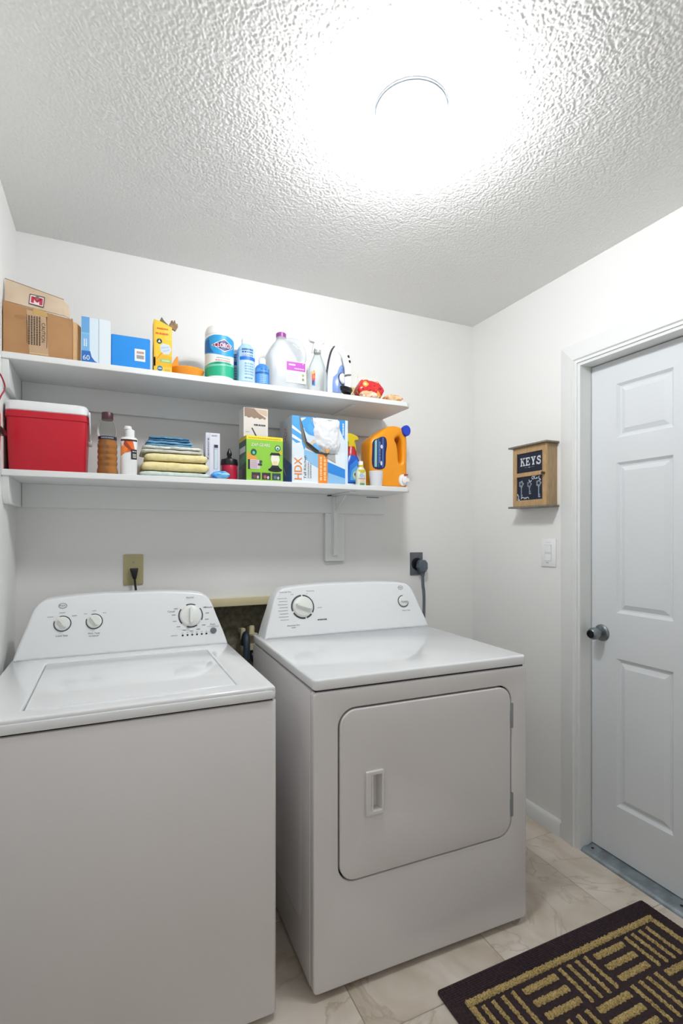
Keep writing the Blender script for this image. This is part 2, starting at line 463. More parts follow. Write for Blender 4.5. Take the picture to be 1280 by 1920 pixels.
kb = B(); lathe(kb, [(.033, 0), (.033, -.004), (.028, -.010), (.013, -.013), (.012, -.022), (.019, -.028), (.0235, -.036), (.0235, -.052), (.020, -.062), (.016, -.066), (.014, -.064), (0, -.064)], 32, (DXF, 1.420, .882), 'x')
kn = part('knob', kb, M_steel, d1, world=True, label='brushed chrome round door knob')
bm = B(); lathe(bm, [(.0145, -.0655), (.0145, -.070), (.010, -.071), (.010, -.067), (0, -.067)], 20, (DXF, 1.420, .882), 'x')
part('keyhole_collar', bm, mat('knob_dark', '#25272b', .3, metal=.6), kn, world=True)

# aluminium threshold
t2 = bpy.data.objects.new('trim_2', None); COL.objects.link(t2); t2.location = (1.75, 1.1, 0); struct(t2, 'dull aluminium door threshold with screws')
bm = B(); prism(bm, [(1.727, 0), (1.731, .007), (1.742, .013), (1.775, .014), (1.79, .019), (1.85, .019), (1.85, 0)], DY0, DY1-.0125, 'y'); part('sill', bm, M_alu, t2, world=True)
for yy in (1.445, 1.094, .745):
    bm = B(); lathe(bm, [(.0055, .0135), (.0055, .0152), (0, .0158)], 14, (1.766, yy, 0)); part('screw', bm, M_gap, t2, world=True)

# ================================================================== CEILING LIGHT
LX, LY = .704, 1.114
cl = thing('ceiling_light', 'glowing white drum light with metal rim on the popcorn ceiling', 'light', (LX, LY, ZC))
bm = B(); lathe(bm, [(.0, .004), (.0935, .004), (.0935, -.005), (.0905, -.007), (.0905, -.014), (.088, -.018), (.0, -.018)], 48); part('mounting_rim', bm, mat('rim_metal', '#8d9398', .4, metal=.6), cl)
m = bpy.data.materials.new('lamp_glow'); m.use_nodes = True; nt = m.node_tree; nt.nodes.remove(nt.nodes['Principled BSDF'])
em = nt.nodes.new('ShaderNodeEmission'); em.inputs[0].default_value = (.965, .985, 1, 1); tc_ = nt.nodes.new('ShaderNodeTexCoord'); sx_ = nt.nodes.new('ShaderNodeSeparateXYZ'); nt.links.new(tc_.outputs['Object'], sx_.inputs[0])
mr_ = nt.nodes.new('ShaderNodeMapRange'); mr_.inputs['From Min'].default_value = -.052; mr_.inputs['From Max'].default_value = -.022   # glow gradient added: brighter near the rim so less light spills on the ceiling
mr_.inputs['To Min'].default_value = LAMP_STRENGTH*.55; mr_.inputs['To Max'].default_value = LAMP_STRENGTH*2.5
nt.links.new(sx_.outputs['Z'], mr_.inputs['Value']); nt.links.new(mr_.outputs[0], em.inputs[1])
nt.links.new(em.outputs[0], nt.nodes['Material Output'].inputs[0])
bm = B(); lathe(bm, [(.086, -.017), (.087, -.03), (.0865, -.062), (.082, -.078), (.070, -.086), (.0, -.090)], 48); part('diffuser', bm, m, cl)

# ================================================================== SHELVES
def shelf(name, label, ztop, clip):
    s = thing(name, label, 'shelf', (.44, YB, ztop))
    bm = B(); x1 = SH_X1
    prism(bm, [(XL, SH_Y), (x1-.025, SH_Y), (x1, SH_Y+.022), (x1, YB), (XL, YB)], ztop-.020, ztop, 'z'); bevel(bm, .0015, 1)
    part('board', bm, M_shelf, s, world=True)
    h = .086
    bm = B(); box(bm, XL+.02, x1+clip, YB-.019, YB, ztop-.020-h, ztop-.020); bevel(bm, .0012, 1); part('back_cleat', bm, M_shelf, s, world=True)
    bm = B(); prism(bm, [(SH_Y+.005, ztop-.020), (SH_Y+.015, ztop-.020-h*.75), (SH_Y+.03, ztop-.020-h), (YB, ztop-.020-h), (YB, ztop-.020)], XL, XL+.019, 'x'); bevel(bm, .0012, 1)
    part('side_cleat', bm, M_shelf, s, world=True)
    return s
s_up = shelf('wall_shelf', 'upper long white shelf holding the wipes canister and iron', SH_U, 0)
s_lo = shelf('wall_shelf', 'lower long white shelf holding the red cooler and towels', SH_L, .012)
# bracket under the upper shelf: flat arm; under the lower one: mounting board with L bracket
bm = B(); box(bm, .925, .945, SH_Y+.06, YB-.019, SH_U-.026, SH_U-.0203); bevel(bm, .001, 1); part('bracket_arm', bm, M_shelf, s_up, world=True)
bm = B(); box(bm, .891, .985, YB-.019, YB, 1.153, SH_L-.020-.0865); bevel(bm, .002, 2); part('bracket_board', bm, M_shelf, s_lo, world=True)
bm = B(); prism(bm, [(YB-.038, SH_L-.03), (YB-.024, SH_L-.03), (YB-.024, 1.185), (YB-.029, 1.178), (YB-.034, 1.19)], .926, .946, 'x')
box(bm, .922, .950, YB-.025, YB-.019, 1.175, SH_L-.03)
box(bm, .920, .952, SH_Y+.07, YB-.02, SH_L-.0265, SH_L-.0202)
prism(bm, [(YB-.038, SH_L-.028), (YB-.15, SH_L-.028), (YB-.038, SH_L-.10)], .934, .938, 'x')
bevel(bm, .0012, 1); part('metal_bracket', bm, M_shelf, s_lo, world=True)
art('stamp_gap_marks', s_lo, front(0, YB-.019, 0), [('p', [(.899, .0+1.4475), (.922, 1.450), (.922, 1.4555), (.899, 1.4525)], '#26282c', 1), ('p', [(.955, 1.451), (.976, 1.455), (.955, 1.4555)], '#26282c', 1), ('s', 1.100, 1.446, 1.165, 1.4535, 1, '#5a5d60', 1)], world=True)['kind'] = 'stuff'  # wedges paint the shaded gap beside the bracket; scribble is a lumber stamp

# ================================================================== WASHING MACHINE
def console(parent, x0, x1, yb, zb, hgt, name='console'):
    """sloped control panel: outline in x,z extruded in depth, leaning back"""
    cx = (x0+x1)/2; hw = (x1-x0)/2; bm = B()
    ol = [(-hw, 0), (-hw+.012, .04), (-hw+.034, .10), (-hw+.052, .150), (-hw+.075, .178), (-hw+.11, .188), (-hw*.35, hgt-.001), (0, hgt)]
    ol = ol + [(-x, z) for x, z in ol[-2::-1]]
    cr = smooth_path([(x, z, 0) for x, z in ol], 5); ol = [(p.x, p.y) for p in cr]
    curve_solid(bm, [ol[::-1]], .055, .009, 4)
    for v in bm.verts:
        f = (v.co.y+.055)/.11
        v.co.z = max(v.co.z, 0)
        v.co.x += cx; v.co.y = yb+.055+v.co.y + v.co.z*(.31*(1-f)+.1*f); v.co.z += zb
    o = part(name, bm, M_conplast, parent, world=True, smooth=50)
    return o
def conmap(cx, yb, zb):
    n = math.hypot(1, .31)
    def f(u, v, w):
        return (cx+u, yb+v/n*.31 - w/n - .0004, zb+v/n + w/n*.31)
    return f
def knob_on(parent, cmap, u, v, R, h, ridge_rot, name='knob', mats=M_knob, rw=.18):
    """round dial with a grip ridge, axis along the console normal"""
    o = Vector(cmap(u, v, 0)); nx = (Vector(cmap(u, v, 1))-o).normalized(); ux = Vector((1, 0, 0)); uy = nx.cross(ux)
    bm = B(); lathe(bm, [(R*1.02, 0), (R, h*.25), (R*.93, h*.38), (R*.86, h*.45), (0, h*.47)], 32)
    a = math.radians(ridge_rot); pts = []
    bm2 = []
    ca, sa = math.cos(a), math.sin(a)
    L = R*.86; W = R*rw
    base = len(bm.verts)
    ring = [(L*.98, 0), (L*.75, W), (-L*.75, W), (-L*.98, 0), (-L*.75, -W), (L*.75, -W)]
    A = [bm.verts.new((x*ca-y*sa, x*sa+y*ca, h*.3)) for x, y in ring]
    Bv = [bm.verts.new((x*.93*ca-y*.7*sa, x*.93*sa+y*.7*ca, h)) for x, y in ring]
    bm.faces.new(Bv)
    for i in range(6): bm.faces.new((A[i], A[(i+1) % 6], Bv[(i+1) % 6], Bv[i]))
    M = Matrix((ux, uy, nx)).transposed().to_4x4(); M.translation = o
    bmesh.ops.transform(bm, matrix=M, verts=bm.verts[:])
    return part(name, bm, mats, parent, world=True, smooth=40)
GR = '#4c5056'
def dashes(cx, cy, R, col='#9a9ea3', a0=-210, a1=30, n=11):
    out = []
    for i in range(n):
        a = math.radians(a0+(a1-a0)*i/(n-1)); out.append(('r', cx+R*1.28*math.cos(a)-R*.14, cy+R*1.2*math.sin(a)-R*.03, cx+R*1.28*math.cos(a)+R*.14, cy+R*1.2*math.sin(a)+R*.03, col, 3))
    return out

WX0, WX1, WY0, WY1 = -.286, .400, 1.282, 1.975
ws = thing('washing_machine', 'white top loading washing machine with three dials, standing by the left wall', 'washing machine', ((WX0+WX1)/2, (WY0+WY1)/2, 0))
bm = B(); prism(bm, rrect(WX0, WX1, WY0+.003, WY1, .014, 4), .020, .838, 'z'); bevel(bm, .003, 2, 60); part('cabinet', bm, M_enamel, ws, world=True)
bm = B(); box(bm, WX0+.01, WX1-.01, WY0+.012, WY1-.01, .836, .845); part('top_seal', bm, M_gap, ws, world=True, smooth=0)
bm = B(); lids = (-.178, .308, 1.342, 1.80)
bxs = [WX0, lids[0], lids[1], WX1]; bys = [WY0, lids[2], lids[3], WY1]
# top with a rectangular well for the lid
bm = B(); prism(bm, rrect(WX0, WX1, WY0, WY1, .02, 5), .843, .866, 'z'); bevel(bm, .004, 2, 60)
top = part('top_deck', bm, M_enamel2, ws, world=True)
bm = B()
def ring_slab(bm, o, i, z0, z1):
    A = [(o[0],o[2]),(o[1],o[2]),(o[1],o[3]),(o[0],o[3])]; I = [(i[0],i[2]),(i[1],i[2]),(i[1],i[3]),(i[0],i[3])]
    va = [[bm.verts.new((x,y,z)) for x, y in q] for q, z in ((A,z0),(A,z1),(I,z1),(I,z0))]
    for a, b in zip(va, va[1:]+va[:1]):
        for k in range(4): bm.faces.new((a[k], a[(k+1) % 4], b[(k+1) % 4], b[k]))
ring_slab(bm, (WX0+.004, WX1-.004, WY0+.003, WY1), lids, .860, .876); bevel(bm, .006, 4, 40)
part('top_rim', bm, M_enamel2, top, world=True, smooth=60)
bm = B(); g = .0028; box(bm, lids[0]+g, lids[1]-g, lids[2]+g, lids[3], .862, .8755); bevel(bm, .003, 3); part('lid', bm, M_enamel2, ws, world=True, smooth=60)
con = console(ws, WX0+.010, WX1-.006, 1.865, .874, .197)
CM = conmap(.057, 1.865, .874)
S_ = lambda x: x-.057
items = [('o', S_(-.140), .171, .0125, .0085, .0012, GR, 0, 360), ('t', 'Roper', S_(-.140), .171, .018, .0068, GR, 0),
 ('e', S_(-.140), .112, .0262, .0262, GR, 1), ('e', S_(-.046), .113, .0262, .0262, GR, 1), ('e', S_(.267), .112, .0435, .0435, GR, 1),
 ('p', [(S_(-.140)-.024, .122), (S_(-.14), .112), (S_(-.14)-.012, .145)], '#eef0f2', 2), ('p', [(S_(-.046)-.024, .123), (S_(-.046), .113), (S_(-.046)-.012, .146)], '#eef0f2', 2),
 ('p', [(S_(.267)-.05, .15), (S_(.267), .112), (S_(.267)-.02, .165)], '#eef0f2', 2), ('p', [(S_(.267)+.05, .15), (S_(.267), .112), (S_(.267)+.025, .165)], '#eef0f2', 2), ('p', [(S_(.267)-.05, .07), (S_(.267), .112), (S_(.267)-.02, .06)], '#eef0f2', 2),
 ('p', [(S_(.267)+.055, .085), (S_(.267), .112), (S_(.267)+.03, .06)], '#eef0f2', 2),
 ('t', 'Load Size', S_(-.141), .073, .034, .0058, GR, 0), ('t', 'Wash Temp', S_(-.047), .073, .036, .0062, GR, 0), ('s', S_(-.062), .063, S_(-.032), .067, 1, '#a5a9ae'),
 ('s', S_(-.184), .134, S_(-.166), .138, 1, '#a5a9ae'), ('s', S_(-.150), .146, S_(-.132), .150, 1, '#a5a9ae'), ('s', S_(-.112), .134, S_(-.098), .138, 1, '#8a8e93'),
 ('s', S_(-.077), .138, S_(-.068), .142, 1, '#a5a9ae'), ('s', S_(-.052), .147, S_(-.040), .151, 1, '#a5a9ae'), ('s', S_(-.02), .138, S_(-.01), .142, 1, '#a5a9ae'),
 ('t', 'Normal', S_(.267), .178, .025, .006, GR, 0), ('t', 'Delicate', S_(.331), .139, .028, .006, GR, 0), ('t', 'Casual', S_(.200), .131, .024, .006, GR, 0),
 ('t', 'Start', S_(.343), .076, .018, .006, GR, 0), ('s', S_(.197), .043, S_(.219), .047, 1, '#a5a9ae'), ('s', S_(.322), .067, S_(.366), .070, 1, '#b5b9be')]
items += dashes(S_(.267), .112, .046)
for k in range(6): items += [('r', S_(.2335+.0165*k), .0505, S_(.2395+.0165*k), .0525, '#b5b9be', 3)]
art('console_print', con, CM, items, world=True)['kind'] = 'stuff'
for k in range(6):
    bm = B(); o = CM(S_(.2365+.0165*k), .0435, 0); lathe(bm, [(.0034, .001), (.0034, -.0012), (0, -.0016)], 10, o, 'y'); part('indicator_light', bm, mat('dark_led', '#2b2d33', .3), con, world=True)
knob_on(ws, CM, S_(-.140), .112, .0225, .020, 125); knob_on(ws, CM, S_(-.046), .113, .0225, .020, 125)
knob_on(ws, CM, S_(.267), .112, .038, .026, 88)
o = CM(S_(.344), .053, 0); bm = B(); lathe(bm, [(.011, .004), (.011, -.004), (.009, -.006), (0, -.006)], 24, o, 'y'); part('start_button', bm, mat('grey_button', '#74777f', .35), ws, world=True)
for x in (WX0+.05, WX1-.05):
    for y in (WY0+.06, WY1-.06):
        bm = B(); lathe(bm, [(.02, 0), (.02, .008), (.008, .012), (.008, .022)], 16, (x, y, 0)); part('foot', bm, M_black, ws, world=True)

# ================================================================== DRYER
DX0, DX1, DYF, DYB = .503, 1.245, 1.285, 1.985
dr = thing('clothes_dryer', 'white front loading clothes dryer with a rounded square door', 'dryer', (DX0, DYF, 0), -1.2)
def dpart(name, bm, m, parent=None, **k):
    bmesh.ops.translate(bm, verts=bm.verts[:], vec=(-DX0, -DYF, 0))
    return part(name, bm, m, parent or dr, **k)
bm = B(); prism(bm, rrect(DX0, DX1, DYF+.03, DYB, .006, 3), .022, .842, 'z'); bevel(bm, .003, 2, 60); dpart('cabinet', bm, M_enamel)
# stamped relief on the left cabinet side
bm = B(); o_ = [(y, z) for y, z in rrect(DYF+.10, DYB-.07, .14, .76, .06, 6)]; i_ = [(y, z) for y, z in rrect(DYF+.115, DYB-.085, .155, .745, .05, 6)]
va = [bm.verts.new((DX0-.0002, y, z)) for y, z in o_]; vb = [bm.verts.new((DX0-.004, y, z)) for y, z in i_]; nn = len(va)
for k in range(nn): bm.faces.new((va[k], va[(k+1) % nn], vb[(k+1) % nn], vb[k]))
bm.faces.new(vb); dpart('side_relief', bm, M_enamel)
# front panel with a door opening
bm = B(); DD = (.580, 1.179, .306, .784); CR = .048
curve_solid(bm, [rrect(DX0, DX1, .020, .842, .012, 3), rrect(DD[0]-.0045, DD[1]+.0045, DD[2]-.0045, DD[3]+.0045, CR+.004, 8)[::-1]], .015, .0045, 3)
for v in bm.verts: v.co.y += DYF+.0155
dpart('front_panel', bm, M_enamel)
bm = B(); box(bm, DD[0]-.006, DD[1]+.006, DYF+.022, DYF+.029, DD[2]-.006, DD[3]+.006); dpart('door_gasket', bm, M_gap, smooth=0)
bm = B(); hx0, hx1, hz0, hz1 = .657, .714, .477, .603
curve_solid(bm, [rrect(DD[0], DD[1], DD[2], DD[3], CR, 8), rrect(hx0+.006, hx1-.006, hz0+.006, hz1-.006, .003, 3)[::-1]], .012, .005, 4)
for v in bm.verts: v.co.y += DYF+.0105
door = dpart('door', bm, M_enamel)
bm = B()
curve_solid(bm, [rrect(hx0, hx1, hz0, hz1, .004, 3), rrect(hx0+.017, hx1-.007, hz0+.013, hz1-.012, .003, 3)[::-1]], .004, .002, 2)
for v in bm.verts: v.co.y += DYF-.0045
# cup of the handle
def cupbox(bm, x0, x1, y0, y1, z0, z1):
    v = [bm.verts.new(p) for p in ((x0,y0,z0),(x1,y0,z0),(x1,y0,z1),(x0,y0,z1),(x0+.002,y1,z0+.002),(x1-.006,y1,z0+.002),(x1-.006,y1,z1-.002),(x0+.002,y1,z1-.002))]
    for q in ((4,5,6,7),(0,1,5,4),(1,2,6,5),(2,3,7,6),(3,0,4,7)): bm.faces.new([v[i] for i in q])
cupbox(bm, hx0+.017, hx1-.007, DYF-.004, DYF+.016, hz0+.013, hz1-.012)
dpart('door_handle', bm, mat('handle_white', '#e4e1e1', .3), door)
bm = B(); prism(bm, [(hx0+.017, DYF-.0085), (hx0+.022, DYF-.0085), (hx0+.019, DYF+.004), (hx0+.017, DYF+.004)], hz0+.013, hz1-.012, 'z'); dpart('handle_lip', bm, MATS['handle_white'], door)
for z0, z1 in ((.648, .728), (.362, .438)):
    bm = B(); lathe(bm, [(.0042, z0), (.0042, z1)], 12, (DD[1]+.0035, DYF+.002, 0)); box(bm, DD[1]+.004, DD[1]+.010, DYF-.0012, DYF+.004, z0, z1)
    box(bm, DD[1]-.004, DD[1]+.003, DYF-.0025, DYF+.002, z0+.02, z1-.02)
    dpart('hinge', bm, mat('hinge_steel', '#9aa0a4', .35, metal=.4), door)
bm = B(); box(bm, DX0+.008, DX1-.008, DYF+.010, DYB-.006, .840, .850); dpart('top_seal', bm, M_gap, smooth=0)
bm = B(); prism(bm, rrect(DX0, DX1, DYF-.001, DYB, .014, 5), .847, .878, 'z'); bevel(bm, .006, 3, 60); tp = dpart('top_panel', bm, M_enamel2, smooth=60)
DC0, DC1 = DX0+.018, DX1+.004
_dcon = B()
con2 = console(dr, DC0, DC1, 1.868, .876, .197)
con2.location = (-DX0, -DYF, 0)
dcx = (DC0+DC1)/2
CM2w = conmap(dcx, 1.868, .876)
CM2 = lambda u, v, w: tuple(a-b for a, b in zip(CM2w(u, v, w), (DX0, DYF, 0)))
S2 = lambda x: x-dcx-.012
items = [('e', S2(.695), .117, .0485, .0485, GR, 1), ('e', S2(1.151), .116, .0262, .0262, GR, 1),
 ('p', [(S2(.695)-.052, .098), (S2(.695), .117), (S2(.695)-.052, .088)], '#eef0f2', 2), ('p', [(S2(.695)+.008, .064), (S2(.695), .117), (S2(.695)+.016, .064)], '#eef0f2', 2), ('p', [(S2(.695)+.045, .088), (S2(.695), .117), (S2(.695)+.04, .08)], '#eef0f2', 2),
 ('p', [(S2(.695)-.003, .17), (S2(.695), .117), (S2(.695)+.004, .17)], '#eef0f2', 2),
 ('p', [(S2(1.151)+.002, .147), (S2(1.151), .116), (S2(1.151)+.04, .11), (S2(1.151)+.03, .15)], '#eef0f2', 2),
 ('o', S2(1.147), .175, .0125, .0085, .0012, GR, 0, 360), ('t', 'Roper', S2(1.147), .175, .018, .0068, GR, 0),
 ('t', 'Automatic Dry', S2(.628), .178, .05, .0062, GR, 0), ('t', 'Timed Dry', S2(.733), .178, .034, .0062, GR, 0), ('t', 'Automatic Dry', S2(.650), .046, .052, .0065, GR, 0), ('s', S2(.641), .036, S2(.659), .040, 1, '#9a9ea3'),
 ('s', S2(.752), .058, S2(.792), .066, 1, GR), ('t', 'Push to Start', S2(1.160), .076, .038, .0055, GR, 0)]
for k in range(8): items.append(('s', S2(.600-.006*(k % 2)), .068+.012*k, S2(.634), .0715+.012*k, 1, '#a0a4a9'))
items += [('s', S2(.757), .108, S2(.776), .112, 1, '#a0a4a9'), ('s', S2(.65), .166, S2(.662), .170, 1, '#a0a4a9'), ('s', S2(.715), .166, S2(.72), .170, 1, '#a0a4a9')]
art('console_print', con2, lambda u, v, w: CM2w(u, v, w), items)['kind'] = 'stuff'
def shift_obj(o): o.location = (-DX0, -DYF, 0)
k1 = knob_on(None, CM2, S2(.695), .117, .041, .028, -18); k1.parent = dr
k2 = knob_on(None, CM2, S2(1.151), .116, .022, .020, 0, 'start_knob', rw=.12); k2.parent = dr
for x in (DX0+.06, DX1-.06):
    for y in (DYF+.08, DYB-.06):
        bm = B(); lathe(bm, [(.02, 0), (.02, .009), (.008, .012), (.008, .024)], 16, (x, y, 0)); dpart('foot', bm, M_black)

# ================================================================== WALL FITTINGS
# beige framed recess with taps and hoses
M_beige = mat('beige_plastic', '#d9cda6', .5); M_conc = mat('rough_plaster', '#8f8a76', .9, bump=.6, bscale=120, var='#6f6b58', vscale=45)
rb = thing('washer_supply_box', 'beige framed recess in the wall with washer taps between the machines', 'supply box', ((RX0+RX1)/2, YB+RD, RZ0))
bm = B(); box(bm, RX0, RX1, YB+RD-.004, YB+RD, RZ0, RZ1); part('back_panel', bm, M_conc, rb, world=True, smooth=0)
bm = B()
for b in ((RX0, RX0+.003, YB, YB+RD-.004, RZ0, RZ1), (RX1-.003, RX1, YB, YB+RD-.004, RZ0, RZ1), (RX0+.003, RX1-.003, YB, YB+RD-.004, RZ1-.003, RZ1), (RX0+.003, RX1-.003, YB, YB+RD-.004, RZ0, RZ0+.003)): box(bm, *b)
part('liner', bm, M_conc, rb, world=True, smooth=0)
bm = B(); box(bm, RX0-.03, RX1+.03, YB-.018, YB, RZ1-.002, RZ1+.033); bevel(bm, .002, 2); part('top_trim', bm, M_beige, rb, world=True)
for x in (RX0-.03, RX1):
    bm = B(); box(bm, x, x+.03, YB-.012, YB, RZ0, RZ1-.002); bevel(bm, .002, 2); part('side_trim', bm, M_beige, rb, world=True)
bm = B(); lathe(bm, [(.012, .80), (.012, .87), (.009, .875), (0, .875)], 16, (.568, YB+.045, 0)); lathe(bm, [(.0235, .772), (.0235, .80), (.012, .804)], 6, (.568, YB+.045, 0)); box(bm, .558, .578, YB+.045, YB+RD-.004, .845, .865)
part('tap', bm, M_beige, rb, world=True)
bm = B(); lathe(bm, [(.020, .838), (.020, .845), (.006, .849)], 16, (.568, YB+.02, 0)); part('tap_collar', bm, M_beige, rb, world=True)
bm = B(); box(bm, .518, .540, YB+.045, YB+RD-.004, .845, .861); lathe(bm, [(.011, .79), (.011, .865), (0, .868)], 16, (.529, YB+.045, 0)); part('tap', bm, M_beige, rb, world=True)
bm = B(); tube(bm, smooth_path([(.529, YB+.044, .80), (.529, YB+.0, .845), (.524, YB-.035, .845), (.519, YB-.06, .79), (.512, YB-.075, .68), (.51, YB-.08, .3)], 8), .014, 14)
tag(part('supply_hose', bm, mat('hose_blue', '#24323f', .45)), 'dark blue rubber hose curving down from the beige tap recess', 'hose')
bm = B(); tube(bm, smooth_path([(.568, YB+.045, .772), (.568, YB+.03, .74), (.572, YB-.03, .70), (.575, YB-.05, .55), (.575, YB-.05, .3)], 8), .011, 12)
tag(part('supply_hose', bm, mat('hose_black', '#1a1c20', .5)), 'black hose below the beige hexagonal tap nut', 'hose')

def plate(name, label, cat, cx, cz, w, h, m, y=YB):
    t = thing(name, label, cat, (cx, y, cz))
    bm = B(); box(bm, -w/2, w/2, -.006, 0, -h/2, h/2); bevel(bm, .003, 2); part('cover_plate', bm, m, t)
    return t
M_almond = mat('almond_plate', '#b9b083', .35)
ou = plate('wall_outlet', 'almond electrical outlet plate above the washing machine', 'outlet', .0855, 1.137, .072, .118, M_almond)
bm = B(); lathe(bm, [(.0035, -.0055), (.0035, -.0075), (0, -.008)], 12, (0, 0, .028), 'y'); part('screw', bm, M_steel, ou)
bm = B(); curve_solid(bm, [rrect(-.017, .017, -.028, .012, .012, 5)], .002, .0008, 1)
for v in bm.verts: v.co.y -= .0072
part('socket', bm, M_almond, ou)
pc = thing('power_cord', 'black plug and cord hanging from the almond outlet', 'cord', (.087, YB-.009, 1.13))
bm = B(); loft(bm, [(0, -.012, .013, .0145, .010, 4), (0, -.012, .006, .0145, .013, 4), (.001, -.014, -.012, .010, .010, 3), (.002, -.014, -.028, .0065, .0065, 2)]); part('plug', bm, M_black, pc)
bm = B(); tube(bm, smooth_path([(.002, -.014, -.02), (.004, -.016, -.05), (.007, -.02, -.09), (.008, -.02, -.2), (.02, -.022, -.42)], 8), .0042, 10); part('cable', bm, M_black, pc)

M_dplate = mat('grey_plate', '#5d6268', .4)
do = plate('dryer_outlet', 'dark grey dryer outlet plate on the back wall', 'outlet', 1.386, 1.130, .073, .113, M_dplate)
bm = B(); lathe(bm, [(.030, -.006), (.030, -.009), (0, -.009)], 24, (0, 0, 0), 'y'); part('socket', bm, M_black, do)
dp = thing('power_cord', 'slate grey dryer plug with flat cord going down behind the dryer', 'cord', (1.400, YB-.010, 1.125))
M_slate = mat('slate_plastic', '#5b6570', .4)
bm = B(); curve_solid(bm, [[(x, z) for x, z in ((-.024, -.012), (-.020, .016), (-.006, .026), (.014, .024), (.026, .010), (.027, -.018), (.016, -.034), (-.012, -.034))]], .018, .006, 3)
for v in bm.verts: v.co.y -= .019
part('plug', bm, M_slate, dp)
bm = B(); loft(bm, [(.004, -.02, -.030, .013, .008, 4), (.005, -.02, -.055, .010, .006, 4)], 20); part('strain_relief', bm, M_slate, dp)
for k in (-1, 1):
    bm = B(); tube(bm, smooth_path([(.005+.0042*k, -.02, -.052), (.006+.0045*k, -.022, -.10), (.010+.0042*k, -.025, -.16), (.006+.0042*k, -.025, -.34)], 8), .004, 8); part('cable', bm, mat('cable_grey', '#6c737a', .5), dp)

# light switch on the right wall
sw = thing('light_switch', 'white rocker light switch plate beside the door casing', 'switch', (XR, 1.636, 1.195))
bm = B(); box(bm, -.006, 0, -.040, .040, -.060, .060); bevel(bm, .0025, 2); part('cover_plate', bm, M_white, sw)
bm = B(); prism(bm, [(-.0055, -.034), (-.0085, -.034), (-.0065, 0), (-.0105, .034), (-.0055, .034)], -.0165, .0165, 'y')
bm2 = B(); box(bm2, -.0068, -.0058, -.0185, .0185, -.036, .036); part('switch_frame', bm2, mat('switch_grey', '#d4d6d8', .4), sw, smooth=0)
part('rocker', bm, M_white, sw)
art('switch_print', sw, facex(-.0062, 0, 0), [('r', -.012, .044, .012, .0455, '#b9bcc8'), ('s', -.01, -.046, .004, -.040, 1, '#a9adb6')])['kind'] = 'stuff'

# key cabinet
KX = 1.734; KF = 1.672
kc = thing('key_cabinet', 'small wooden key cabinet with a navy KEYS panel', 'cabinet', (KX, 1.69, 1.395))
def wood(name, a, b):
    if name in MATS: return MATS[name]
    m = mat(name, a, .5)
    nt = m.node_tree; bs = nt.nodes['Principled BSDF']; tc = nt.nodes.new('ShaderNodeTexCoord'); mp = nt.nodes.new('ShaderNodeMapping'); mp.inputs['Scale'].default_value = (40, 40, 6)
    n = nt.nodes.new('ShaderNodeTexNoise'); n.inputs['Scale'].default_value = 4; n.inputs['Detail'].default_value = 5
    r = nt.nodes.new('ShaderNodeValToRGB'); r.color_ramp.elements[0].position = .3; r.color_ramp.elements[1].position = .7; r.color_ramp.elements[0].color = lin(b); r.color_ramp.elements[1].color = lin(a)
    nt.links.new(tc.outputs['Object'], mp.inputs[0]); nt.links.new(mp.outputs[0], n.inputs['Vector']); nt.links.new(n.outputs[0], r.inputs[0]); nt.links.new(r.outputs[0], bs.inputs['Base Color'])
    return m
M_wood = wood('pine', '#c2a276', '#a98a60'); M_wood2 = wood('pine_side', '#b39874', '#9a8264'); M_wedge = wood('grey_wood', '#8e8676', '#6f685b')
ky0, ky1, kz0, kz1 = 1.592, 1.788, 1.400, 1.662
def kp(name, bm, m, par=kc, **k): return part(name, bm, m, par, world=True, **k)
bm = B(); box(bm, KF+.012, KX, ky0, ky1, kz0, kz1); bevel(bm, .001, 1); kp('case', bm, M_wood2)
for name, a, b in (('stile', ky0, ky0+.024), ('stile', ky1-.022, ky1)):
    bm = B(); box(bm, KF, KF+.012, a, b, kz0, kz1); bevel(bm, .001, 1); kp(name, bm, M_wood)
for z0, z1 in ((kz0, kz0+.026), (1.530, 1.548), (kz1-.028, kz1)):
    bm = B(); box(bm, KF, KF+.012, ky0+.024, ky1-.022, z0, z1); bevel(bm, .001, 1); kp('rail', bm, M_wood)
for name, z0, z1 in (('top_board', kz1, kz1+.008), ('bottom_board', kz0-.008, kz0)):
    bm = B(); box(bm, KF-.014, KX, ky0-.012, ky1+.016, z0, z1); bevel(bm, .002, 2); kp(name, bm, M_wedge)
NAVY = '#0f1a30'; M_navy = mat('navy_panel', NAVY, .4)
bm = B(); box(bm, KF+.005, KF+.012, ky0+.024, ky1-.022, 1.548, kz1-.028); pn1 = kp('sign_panel', bm, M_navy, smooth=0)
bm = B(); box(bm, KF+.005, KF+.012, ky0+.024, ky1-.022, kz0+.026, 1.530); pn2 = kp('key_panel', bm, M_navy, smooth=0)
